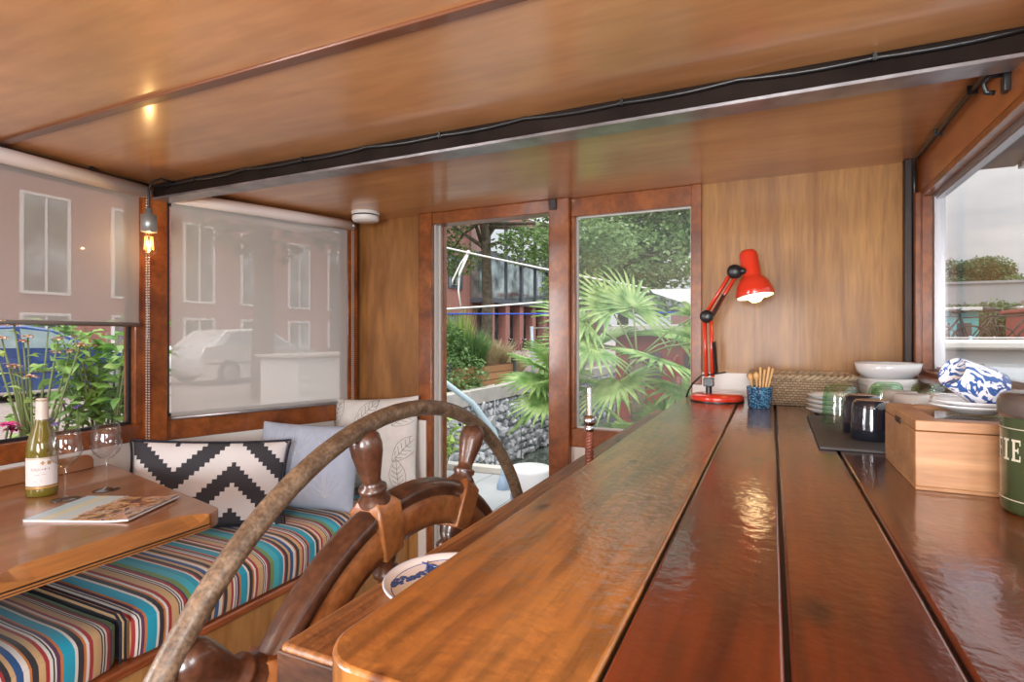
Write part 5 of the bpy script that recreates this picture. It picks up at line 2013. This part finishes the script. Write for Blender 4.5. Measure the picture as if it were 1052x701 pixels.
# ------------------------------------------------------------------ cars
def car(label, loc, rz, paint, group=None):
    """length along local x, nose at +x"""
    t = thing('car', label, 'car', loc, rz, group)
    prof = [(-2.12, 0.42), (-2.14, 0.72), (-2.02, 0.95), (-1.55, 1.02), (0.75, 0.98), (1.55, 0.86), (2.02, 0.70), (2.12, 0.48), (2.06, 0.24), (-2.02, 0.24)]
    m = MB()
    k = len(prof)
    layers = [(-0.86, 0.97), (-0.80, 1.0), (0.80, 1.0), (0.86, 0.97)]
    vs, fs = [], []
    for y, s_ in layers:
        for x, z in prof:
            vs.append((x * s_, y, 0.24 + (z - 0.24) * (1 if s_ == 1.0 else .97)))
    for i in range(3):
        for j in range(k):
            fs.append((i * k + j, i * k + (j + 1) % k, (i + 1) * k + (j + 1) % k, (i + 1) * k + j))
    fs.append(tuple(range(k)))
    fs.append(tuple(3 * k + j for j in range(k - 1, -1, -1)))
    m.add(vs, fs)
    m.build('body', paint, t, bevel=0.05, bseg=3)
    cab = [(-1.75, 0.98), (-1.25, 1.42), (-0.3, 1.48), (0.25, 1.40), (1.0, 0.96)]
    m = MB()
    k = len(cab)
    vs = [(x, -0.80 + 0.16 * max(0, (z - .98) / .5), z) for x, z in cab] + [(x, 0.80 - 0.16 * max(0, (z - .98) / .5), z) for x, z in cab]
    fs = [tuple(range(k)), tuple(range(2 * k - 1, k - 1, -1))] + [(i, k + i, k + (i + 1) % k, (i + 1) % k) for i in range(k)]
    m.add(vs, fs)
    m.build('cabin', paint, t, bevel=0.04, bseg=2)
    for y_ in (-1, 1):
        for a in ([(-1.42, 1.03), (-1.10, 1.36), (-0.42, 1.405), (-0.42, 1.03)], [(-0.34, 1.03), (-0.34, 1.405), (0.18, 1.34), (0.72, 1.01)]):
            pts = [(x, y_ * (0.795 - 0.16 * max(0, (z - .98) / .5) + 0.016), z) for x, z in a]
            pts2 = [(x, y - y_ * 0.02, z) for x, y, z in pts]
            n_ = len(pts)
            MB().add(pts + pts2, [tuple(range(n_)), tuple(range(2 * n_ - 1, n_ - 1, -1))] + [(i, (i + 1) % n_, n_ + (i + 1) % n_, n_ + i) for i in range(n_)]).build('side_window', M['car_glass'], t)
        MB().box(-1.9, 1.9, y_ * 0.855 - 0.012, y_ * 0.855 + 0.012, 0.55, 0.58).build('side_strip', M['chrome'], t)
    MB().add([(0.98, -.66, 1.0), (0.98, .66, 1.0), (0.30, .56, 1.385), (0.30, -.56, 1.385), (0.95, -.66, .99), (0.95, .66, .99), (0.27, .56, 1.37), (0.27, -.56, 1.37)], [(0, 1, 2, 3), (7, 6, 5, 4), (0, 4, 5, 1), (1, 5, 6, 2), (2, 6, 7, 3), (3, 7, 4, 0)]).build('windscreen', M['car_glass'], t)
    ax = Matrix.Rotation(R(90), 3, 'X')
    for x in (-1.32, 1.30):
        for y_ in (-0.80, 0.80):
            w = MB().lathe([(0, -0.1), (0.24, -0.1), (0.31, -0.09), (0.325, -0.05), (0.325, 0.05), (0.31, 0.09), (0.24, 0.1), (0, 0.1)], 28, (x, y_, 0.325), ax).build('wheel', M['tyre'], t)
            MB().lathe([(0, -0.105), (0.06, -0.108), (0.20, -0.104), (0.21, -0.09), (0.21, 0.09), (0.20, 0.104), (0.06, 0.108), (0, 0.105)], 16, (x, y_, 0.325), ax).build('hubcap', M['alu'], w)
    return t


car('dark blue car parked beyond the flowers, seen under the half drawn blind', (-13.9, 6.1, 0), R(90), M['car_blue'])
car('white car seen faintly through the lowered blind', (-13.6, 11.3, 0), R(90), M['car_white'])

# cabinet, planter with red flowers and skip seen through the lowered blind
cbn = thing('utility_cabinet', 'low white street cabinet with vent slots behind the lowered blind', 'cabinet', (-7.0, 7.35, 0))
MB().box(-0.4, 0.4, -1.0, 1.0, 0.0, 0.92).build('body', M['white_frame'], cbn, bevel=0.02)
MB().box(-0.45, 0.45, -1.05, 1.05, 0.92, 0.97).build('lid', M['concrete'], cbn, bevel=0.01)
for i in range(4):
    MB().box(0.395, 0.41, -0.92, -0.74, 0.22 + i * 0.17, 0.30 + i * 0.17).build('vent', M['smoke'], cbn, bevel=0.01)
fp = thing('flower_planter', 'wooden box of red flowers on the quay, faint behind the lowered blind', 'planter', (-9.2, 11.0, 0))
m = MB()
m.box(-0.35, 0.35, -0.9, 0.9, 0.0, 0.85)
m.build('box', M['planter'], fp, bevel=0.01)
m = MB()
leaf_cloud(m, (0, 0, 1.0), (0.4, 0.9, 0.3), 260, 0.14, random.Random(3))
m.build('leaves', M['leaf_shrub'], fp)
m = MB()
leaf_cloud(m, (0, -0.2, 1.25), (0.25, 0.35, 0.14), 160, 0.09, random.Random(4))
m.build('blossoms', M['redflower'], fp)


# ------------------------------------------------------------------ plants outside the left window
bxp = thing('flower_trough', 'trough of plants along the side deck outside the left window', 'planter', (-3.0, 1.2, -0.06))
m = MB()
m.box(-0.17, 0.17, -1.6, 1.0, 0.0, 0.03)
m.box(-0.19, -0.15, -1.6, 1.0, 0.0, 0.62)
m.box(0.15, 0.19, -1.6, 1.0, 0.0, 0.62)
m.box(-0.15, 0.15, -1.6, -1.56, 0.03, 0.62)
m.box(-0.15, 0.15, 0.96, 1.0, 0.03, 0.62)
m.build('trough', M['planter'], bxp)
MB().box(-0.149, 0.149, -1.559, 0.959, 0.5, 0.58).build('soil', M['bark'], bxp)


def broad_leaf(m, p, d_, n_, L, W):
    d_ = d_.normalized()
    s_ = d_.cross(n_).normalized()
    u = s_.cross(d_)
    P = []
    for f, w, z in ((0, 0.02, 0), (.25, .8, .03), (.5, 1, .02), (.78, .55, -.06), (1, 0.02, -.16)):
        c = p + d_ * L * f + u * L * z
        P += [c - s_ * W * w * .5 + u * W * .12 * w, c, c + s_ * W * w * .5 + u * W * .12 * w]
    fs = []
    for i in range(4):
        for j in range(2):
            fs.append((i * 3 + j, i * 3 + j + 1, i * 3 + j + 4, i * 3 + j + 3))
    m.add(P, fs, 0, True)


def leafy_plant(label, loc, h, spread, nstem, nleaf, L, mt_, seed, name='bush', flowers=None, cat='plant'):
    t = thing(name, label, cat, loc)
    rnd = random.Random(seed)
    ms, ml = MB(), MB()
    mf = MB()
    for i in range(nstem):
        a = rnd.uniform(0, 2 * PI)
        r_ = spread * rnd.uniform(.3, 1)
        tip = Vector((r_ * math.cos(a), r_ * math.sin(a), h * rnd.uniform(.75, 1.05)))
        mid = Vector((tip.x * .35, tip.y * .35, tip.z * .5))
        ms.tube([(0.02 * math.cos(a), 0.02 * math.sin(a), 0), mid, tip], [0.008, 0.006, 0.003], 6)
        for k in range(nleaf):
            f = rnd.uniform(.30, 1.0)
            p = mid.lerp(tip, (f - .3) / .7) if f > .3 else mid
            b = rnd.uniform(0, 2 * PI)
            d_ = Vector((math.cos(b), math.sin(b), rnd.uniform(-.5, .5)))
            broad_leaf(ml, p + d_ * .03, d_, Vector((rnd.gauss(0, .3), rnd.gauss(0, .3), 1)), L * rnd.uniform(.6, 1.2), L * .62 * rnd.uniform(.7, 1.1))
        if flowers and rnd.random() < flowers[1]:
            mcol, _, fr = flowers
            for q in range(14):
                b = 2 * PI * q / 14
                d_ = Vector((math.cos(b), math.sin(b), rnd.uniform(-.3, .5)))
                broad_leaf(mf, tip, d_, Vector((0, 0, 1)), fr * rnd.uniform(.8, 1.1), fr * .5)
    ms.build('stems', M['stem'], t)
    ml.build('leaves', mt_, t)
    if mf.v:
        mf.build('blossoms', flowers[0], t)
    return t


leafy_plant('bright green broad-leaved bush outside the left window, right half of the pane', (-2.98, 1.66, 0.45), 0.88, 0.27, 18, 26, 0.082, M['leaf_bush'], 5)
leafy_plant('smaller green bush behind the wine glasses outside the left window', (-3.02, 1.42, 0.45), 0.52, 0.14, 8, 10, 0.06, M['leaf_bush'], 8)
leafy_plant('straggly stems with faded peach blossoms behind the bottle, outside the left window', (-3.0, 1.36, 0.45), 0.82, 0.20, 13, 3, 0.05, M['leaf_lime'], 12, 'flowering_plant', (M['peach'], .9, 0.032))
leafy_plant('magenta flowered plant at the left picture edge outside the window', (-2.97, 1.20, 0.45), 0.45, 0.07, 4, 4, 0.06, M['leaf_shrub'], 14, 'flowering_plant', (M['magenta'], 1.0, 0.042))
leafy_plant('low violet flowered plant under the green bush outside the left window', (-2.92, 1.50, 0.45), 0.46, 0.12, 6, 7, 0.07, M['leaf_shrub'], 17, 'flowering_plant', (M['violet'], .6, 0.024))

# ------------------------------------------------------------------ quay garden seen through the door
pl = thing('wooden_planter', 'long orange wooden planter on the quay holding the grasses, seen through the door', 'planter', (-6.75, 12.0, 0.0))
m = MB()
m.box(-0.45, -0.41, -1.7, 1.6, 0, 0.55)
m.box(0.41, 0.45, -1.7, 1.6, 0, 0.55)
m.box(-0.41, 0.41, -1.7, -1.66, 0, 0.55)
m.box(-0.41, 0.41, 1.56, 1.6, 0, 0.55)
m.build('boards', M['planter'], pl)
MB().box(-0.41, 0.41, -1.66, 1.56, 0.05, 0.5).build('soil', M['bark'], pl)
for y_ in (-1.72, 1.62):
    MB().box(0.40, 0.5, y_ - .05, y_ + .05, 0, 0.68).build('post', M['bldg_frame'], pl)
t = thing('shrub', 'grey-green leafy shrub filling the lower left of the doorway', 'shrub', (-6.78, 10.9, 0.15))
rnd = random.Random(40)
m = MB()
for c, r_ in (((0, 0, .6), (.55, .8, .55)), ((.2, .5, .3), (.6, .6, .45)), ((.25, -.6, .25), (.6, .7, .5)), ((0, .1, 1.0), (.45, .6, .4)), ((.35, .1, -.1), (.5, .8, .3))):
    leaf_cloud(m, c, r_, 900, 0.085, rnd)
m.build('leaves', M['leaf_shrub'], t)
m = MB()
for i in range(7):
    m.tube([(0, 0, 0), (rnd.uniform(-.3, .3), rnd.uniform(-.5, .5), .8)], 0.012, 5)
m.build('stems', M['stem'], t)


def grass(label, loc, h, spread, n, mt_, seed, name='ornamental_grass', tex=0.02):
    t = thing(name, label, 'grass', loc)
    rnd = random.Random(seed)
    m = MB()
    for i in range(n):
        a = rnd.uniform(0, 2 * PI)
        r_ = spread * rnd.random() ** .7
        b0_ = Vector((r_ * .4 * math.cos(a), r_ * .4 * math.sin(a), 0))
        tip = Vector((r_ * math.cos(a), r_ * math.sin(a), h * rnd.uniform(.6, 1.05)))
        md = b0_.lerp(tip, .5) + Vector((0, 0, .12 * h))
        w = Vector((-math.sin(a + .6), math.cos(a + .6), 0)) * tex * .5
        m.add([b0_ - w, b0_ + w, md + w, md - w, tip], [(0, 1, 2, 3), (3, 2, 4)])
    m.build('blades', mt_, t)
    return t


grass('green feathery grass in the planter right of the shrub', (-6.65, 11.9, 0.5), 1.0, 0.7, 420, M['leaf_shrub'], 51, tex=0.022)
grass('tall yellow-green flower stems rising beside the street tree', (-6.8, 11.6, 0.5), 1.55, 0.55, 200, M['leaf_lime'], 52, tex=0.018)
grass('clump of dry straw-coloured grass at the right end of the planter', (-6.7, 13.2, 0.5), 0.70, 0.75, 420, M['straw'], 53, tex=0.024)
grass('farther clump of dry straw grass beside the metal pole', (-7.5, 15.4, 0.0), 0.85, 1.2, 480, M['straw'], 54, tex=0.028)
leafy_plant('low lime green plant by the deck edge, lower left of the doorway', (-2.75, 4.35, -0.06), 0.62, 0.30, 10, 9, 0.14, M['leaf_lime'], 61, 'plant')

# deck fittings
t = thing('handrail', 'pale blue tube handrail curving down past the wheel outside the door', 'rail', (-2.45, 3.95, -0.06))
MB().tube([(-0.15, -0.25, 1.05), (0.0, -0.05, 0.95), (0.17, 0.15, 0.75), (0.30, 0.3, 0.5), (0.36, 0.36, 0.2), (0.36, 0.36, 0.0)], 0.024, 12).build('tube', M['rail_blue'], t)
MB().lathe([(0.06, 0), (0.06, 0.03), (0.03, 0.12), (0, 0.12)], 16, (0.36, 0.36, 0.0)).build('foot', M['pot_blue'], t)
MB().box(-0.9, 0.4, -0.06, 0.06, 0, 0.06).build('timber', M['concrete'], tag(bpy.data.objects.new('deck_beam', None), 'pale timber lying on the grey deck under the palm', 'timber'), bevel=0.006)
_o = bpy.data.objects['deck_beam']
C.objects.link(_o)
_o.location = (-2.35, 4.80, -0.06)
_o.rotation_euler = (0, 0, R(5))
_b = thing('deck_pot', 'big white and blue-grey pot on the deck under the drooping palm', 'pot', (-1.60, 3.75, -0.06))
MB().lathe([(0, 0), (0.13, 0), (0.145, 0.02), (0.148, 0.17)], 32).build('lower_band', M['pot_blue'], _b)
MB().lathe([(0.148, 0.17), (0.152, 0.18), (0.156, 0.33), (0.152, 0.352), (0.142, 0.357), (0, 0.352)], 32).build('upper_band', M['pot'], _b)


def fan_palm(label, loc, trunk_h, fronds, seed, name='fan_palm'):
    """fronds: (azimuth deg, elevation deg, stalk length, blade length)"""
    t = thing(name, label, 'palm', loc)
    rnd = random.Random(seed)
    m = MB()
    m.tube([(0, 0, 0), (0.01, 0, trunk_h * .5), (0, 0, trunk_h)], [0.06, 0.055, 0.06], 10)
    for i in range(60):
        a = rnd.uniform(0, 2 * PI)
        z = rnd.uniform(0, trunk_h)
        p = Vector((0.055 * math.cos(a), 0.055 * math.sin(a), z))
        m.tube([p, p + Vector((0.03 * math.cos(a), 0.03 * math.sin(a), 0.04))], [0.006, 0.002], 4)
    m.build('trunk', M['bark'], t)
    for az, el_, sl_, bl in fronds:
        d_ = Vector((math.cos(R(az)) * math.cos(R(el_)), math.sin(R(az)) * math.cos(R(el_)), math.sin(R(el_))))
        st = Vector((0, 0, trunk_h))
        hub = st + d_ * sl_ - Vector((0, 0, 0.10 * sl_ * sl_))
        d2 = (d_ - Vector((0, 0, .25))).normalized()
        side = d2.cross(Vector((0, 0, 1))).normalized()
        nrm = side.cross(d2).normalized()
        # roll the fan a little
        roll = R(rnd.uniform(-35, 35))
        side, nrm = side * math.cos(roll) + nrm * math.sin(roll), nrm * math.cos(roll) - side * math.sin(roll)
        m = MB()
        m.tube([st, st.lerp(hub, .5) + Vector((0, 0, .03)), hub], [0.010, 0.008, 0.006], 6, 1)
        nb = 22
        for k in range(nb):
            q = R(-125 + 250 * k / (nb - 1))
            bd_ = (d2 * math.cos(q) + side * math.sin(q)).normalized()
            L = bl * (0.72 + 0.28 * math.cos(q * .6)) * rnd.uniform(.93, 1.05)
            across = nrm.cross(bd_).normalized()
            pts = []
            for f, w in ((0.0, 0.006), (0.30, 0.021), (0.55, 0.019), (0.8, 0.011), (1.0, 0.001)):
                c = hub + bd_ * L * f - Vector((0, 0, 1)) * (0.30 * L * max(0, f - .35) ** 2) + nrm * 0.0
                pts += [c - across * w + nrm * 0.006, c - nrm * 0.004, c + across * w + nrm * 0.006]
            fs = []
            for i in range(4):
                for j in range(2):
                    fs.append((i * 3 + j, i * 3 + j + 1, i * 3 + j + 4, i * 3 + j + 3))
            m.add(pts, fs)
        m.build('frond', [M['palm'], M['stem']], t)
    return t


fr = [(200, 38, .50, .46), (170, 62, .46, .46), (235, 15, .45, .42), (110, 60, .5, .5), (20, 40, .55, .52), (345, 18, .52, .46), (300, 5, .46, .40), (265, -18, .42, .40), (60, 20, .5, .5), (330, -22, .45, .42), (140, 15, .5, .45)]
fan_palm('large fan palm filling the fixed pane beside the lamp', (-0.93, 4.25, -0.06), 1.14, fr, 70)
fr = [(215, 20, .28, .36), (250, -8, .28, .34), (285, 25, .26, .36), (180, 40, .3, .36), (200, -25, .26, .34), (320, 10, .28, .34), (130, 25, .28, .34), (240, 55, .3, .34)]
fan_palm('drooping fan palm behind the white deck pot at the right of the doorway', (-1.50, 4.35, -0.06), 0.86, fr, 71)
fr = [(rnd.uniform(0, 25) + 45 * i, rnd.uniform(0, 60), rnd.uniform(.2, .3), rnd.uniform(.26, .33)) for i in range(7)]
fan_palm('small low palm under the large one behind the lever', (-0.72, 3.70, -0.06), 0.50, fr, 72)


# ropes and pole
def rope(label, a, b, r_, m_, sagz=0.05, knot=None):
    a, b = Vector(a), Vector(b)
    t = thing('rope', label, 'rope', a)
    d_ = b - a
    MB().tube([d_ * (i / 12) - Vector((0, 0, sagz * math.sin(PI * i / 12))) for i in range(13)], r_, 6).build('line', m_, t)
    if knot:
        k0 = d_ * knot - Vector((0, 0, sagz * math.sin(PI * knot)))
        MB().lathe([(0, -.03), (.025, -.015), (.028, .01), (.015, .03), (0, .035)], 10).build('knot', m_, t, k0)
        MB().tube([(0, 0, 0), (-.09, -.04, -.14), (-.19, -.08, -.36), (-.20, -.08, -.42), (-.15, -.06, -.42), (-.08, -.03, -.22), (0, 0, -.02)], r_, 6).build('loop', m_, t, k0)
        MB().tube([(0, 0, 0), (-.11, -.04, -.26), (-.12, -.05, -.50), (-.09, -.04, -.72)], r_, 6).build('loose_end', m_, t, k0)
    return t


for lb, x_, y_ in (('slender mooring pole holding the ropes, behind the brown plywood panel', -4.14, 6.125), ('slender mooring pole holding the awning corner, right of the pane', -0.80, 7.70)):
    t = thing('mooring_pole', lb, 'pole', (x_, y_, -1.9))
    MB().tube([(0, 0, 0), (0, 0, 2), (0, 0, 4.55)], [0.05, 0.045, 0.03], 10).build('shaft', M['bark'], t)
    MB().lathe([(0.034, 4.5), (0.036, 4.53), (0.03, 4.57), (0, 4.58)], 10).build('cap', M['smoke'], t)
rope('upper white rope with a hanging loop crossing the doorway', (-4.11, 6.135, H + 1.225), (-1.443, 7.382, H + 0.625), 0.012, M['rope'], 0.02, 0.19)
rope('lower white rope crossing doorway and pane', (-4.11, 6.135, H + 0.345), (-1.454, 7.376, H + 0.587), 0.012, M['rope'], 0.02)
rope('thin blue rope across the doorway below the white ropes', (-4.12, 6.16, H + 0.30), (-0.80, 7.67, H + 0.32), 0.010, M['blue_rope'], 0.01)
aw = thing('awning', 'white canvas awning edge tied to the ropes at the right of the pane', 'awning', (-1.45, 7.38, H + 0.60))
m = MB()
vs = [(0, 0, 0.02), (0.64, 0.30, 0.03), (0.64, 0.30, -0.24), (0.05, 0.02, -0.03), (0, 0.9, 0.06), (0.9, 1.2, 0.10), (0.9, 1.2, -0.20), (0.1, 0.9, 0.0)]
m.add(vs, [(0, 1, 2, 3), (7, 6, 5, 4), (0, 4, 5, 1), (3, 2, 6, 7), (1, 5, 6, 2), (0, 3, 7, 4)])
m.build('canvas', M['canvas'], aw)
t = thing('pole', 'pale grey metal pole standing on the quay by the dry grass', 'pole', (-6.40, 15.1, 0.0))
MB().tube([(0.06, 0, 0), (0.02, 0, 0.8), (0, 0, 1.55)], 0.05, 12).build('shaft', M['rail_blue'], t)
MB().tube([(-.02, 0, 1.5), (1.6, .4, 1.52)], 0.02, 8).build('cross_bar', M['concrete'], t)
# red-brown barge beyond the palm
t = thing('barge', 'dull red barge cabin behind the palm', 'boat', (-1.9, 14.0, -1.9))
m = MB()
m.box(-1.2, 2.6, -2, 5, 1.0, 3.25)
m.build('cabin', M['redboat'], t, bevel=0.03)
MB().box(-1.4, 2.8, -2.2, 5.2, 3.25, 3.4).build('roof', M['concrete'], t, bevel=0.02)
for i in range(3):
    MB().box(-0.9 + i * 1.15, -0.2 + i * 1.15, -2.04, -1.99, 2.1, 2.8).build('window', M['boat_dark'], t)
MB().prism([(-2.0, -3.0), (0.6, -5.0), (3.2, -3.0), (3.2, 7), (-2.0, 7)], -0.5, 1.05).build('hull', M['bldg_frame'], t)
t = thing('far_houses', 'distant pale terrace of houses behind the big tree', 'building', (-4, 75, -0.3))
for i in range(6):
    MB().box(-8 + i * 3.0, -5.1 + i * 3.0, 0, 6, 0, 6.5 + (i % 3) * .8).build('house_front', (M['brick'], M['concrete'], M['plum'] if 'plum' in M else M['redboat'])[i % 3], t)

# ------------------------------------------------------------------ right-hand side: coach roof, canal, boats, bridge
cr_ = struct(MB().prism([(RX + 0.10, -3), (2.0, -3), (2.4, 3.5), (1.15, 4.9), (RX + 0.10, 4.9)], H - 0.26, H - 0.20).build('coach_roof', M['roofgrey'], bevel=0.01))
struct(MB().box(RX + 0.10, 2.0, -3, 4.85, -2.0, H - 0.262).build('hull_cabin', M['boat_white']))
t = thing('awning_box', 'ribbed grey aluminium awning housing above the right window outside', 'awning', (RX + 0.06, 2.0, H + 0.45))
MB().box(0.0, 0.10, -3.2, 0.04, 0.04, 0.11).build('housing', M['alu'], t, bevel=0.004)
m = MB()
m.box(0.005, 0.085, -3.2, 0.0, 0.025, 0.04)
m.build('slot_strip', M['gasket'], t)
for i in range(26):
    MB().box(0.085, 0.11, -1.30 + i * 0.05, -1.30 + i * 0.05 + 0.03, 0.012, 0.04).build('rib', M['alu'], t)

# white motor boat
t = thing('motor_boat', 'white boat cabin with dark windows just beyond the grey roof', 'boat', (2.2, 11.6, -1.9))
MB().box(-0.5, 14, -1.0, 1.6, 1.6, 2.98).build('cabin', M['boat_white'], t, bevel=0.06)
MB().box(-0.65, 14.2, -1.15, 1.75, 2.95, 3.09).build('roof', M['white_frame'], t, bevel=0.04)
for i in range(7):
    MB().box(-0.25 + i * 1.55, 0.7 + i * 1.55, -1.03, -0.99, 2.48, 2.74).build('window', M['boat_dark'], t, bevel=0.012)
MB().prism([(-0.8, 0.2), (-0.5, -1.4), (14.5, -1.4), (14.5, 2.0), (-0.5, 2.0)], -0.4, 1.62).build('hull', M['bldg_frame'], t)
# jetty with bicycles
struct(MB().box(1.6, 16, 13.9, 16.2, 0.62, 0.80).build('jetty', M['concrete']))
for i in range(5):
    struct(MB().box(1.9 + i * 3.4, 2.15 + i * 3.4, 15.4, 15.65, -2.0, 0.62).build('jetty_pile', M['bldg_frame']))
for i, (x, y_, rz) in enumerate(((3.25, 14.6, 5), (4.3, 14.5, -6), (3.9, 15.2, 8), (5.5, 15.0, -4), (6.8, 14.8, 6))):
    copy_thing(b0, (x, y_, 0.80), R(rz), ('bicycle on the jetty before the teal houseboat, left of the row', 'bicycle on the jetty, second from the left behind the white boat', 'bicycle on the jetty standing in the back row between two others', 'bicycle on the jetty in front of the red-roofed boat', 'bicycle on the jetty farthest right past the red-roofed boat')[i])['group'] = 'bicycles on the jetty'
t = thing('jetty_rail', 'thin pale railing along the jetty behind the white boat', 'rail', (1.6, 13.95, 0.80))
MB().tube([(0, 0, 0.42), (7, 0, 0.42), (14.3, 0, 0.42)], 0.02, 6).build('bar', M['smoke'], t)
for i in range(8):
    MB().tube([(0.2 + i * 1.8, 0, 0), (0.2 + i * 1.8, 0, 0.46)], 0.035, 6).build('post', M['rail_blue'], t)


def houseboat(label, loc, w, h, paint, roof_m):
    t = thing('houseboat', label, 'boat', loc)
    MB().box(-w / 2, w / 2, 0, 4, 1.3, 1.3 + h).build('cabin', paint, t, bevel=0.03)
    MB().box(-w / 2 - .2, w / 2 + .25, -.3, 4.3, 1.3 + h, 1.45 + h).build('roof', roof_m, t, bevel=0.02)
    for i in range(3):
        MB().box(-w / 2 + w * (.10 + .3 * i), -w / 2 + w * (.30 + .3 * i), -.03, .02, 1.3 + h * .45, 1.3 + h * .82).build('window', M['boat_dark'], t)
    MB().box(-w / 2 - .5, w / 2 + .5, -.6, 4.6, -0.3, 1.3).build('hull', M['bldg_frame'], t, bevel=0.05)
    return t


houseboat('teal houseboat cabin at the left of the right window', (7.0, 31.0, -1.9), 2.6, 3.0, M['teal'], M['white_frame'])
houseboat('red-roofed houseboat at the right edge of the right window', (12.4, 32.0, -1.9), 3.4, 3.0, M['redroof'], M['redroof'])
# bridge
t = thing('bridge', 'long plain grey bridge crossing the canal in front of the trees', 'bridge', (20, 62, 0))
MB().box(-40, 60, 0, 8, 4.15, 5.95).build('deck', M['bridge'], t)
MB().box(-40, 60, -.15, .1, 5.95, 6.15).build('parapet', M['bridge'], t)
for x in (-14, 8, 30):
    MB().box(x, x + 1.2, 2, 6, -2.0, 4.15).build('pier', M['bridge'], t)
rnd = random.Random(90)
for i, (x, y_, h_, lb) in enumerate(((14, 81, 9.0, 'tree rising above the bridge at the left of the right window'), (22, 83, 9.8, 'rounded tree above the middle of the bridge'), (31, 82, 8.6, 'tree above the bridge at the right window edge'))):
    cl_ = [((rnd.uniform(-3.4, 3.4), rnd.uniform(-2.5, 2.5), h_ * rnd.uniform(.62, 1.0)), (2.3, 2.3, 1.5)) for _ in range(10)]
    tree(lb, (x, y_, -0.5), h_, 0.3, cl_, 15000, 0.32, M['leaf_dark'], 91 + i, 'trees beyond the bridge')
for i, (x, y_, h_, lb) in enumerate(((9.5, 44, 3.6, 'bushy tree under the bridge behind the teal houseboat'), (14.2, 45, 3.9, 'rounded dark tree under the bridge between the houseboats'), (19.5, 47, 3.7, 'bushy tree under the bridge behind the red-roofed boat'))):
    cl_ = [((rnd.uniform(-2.0, 2.0), rnd.uniform(-1.5, 1.5), h_ * rnd.uniform(.35, .9)), (1.7, 1.5, 1.1)) for _ in range(9)]
    tree(lb, (x, y_, -0.4), h_, 0.2, cl_, 11000, 0.22, M['leaf_dark'], 95 + i, 'trees under the bridge')
struct(MB().box(3, 60, 42, 110, -2.2, -0.4).build('far_bank', M['concrete']))
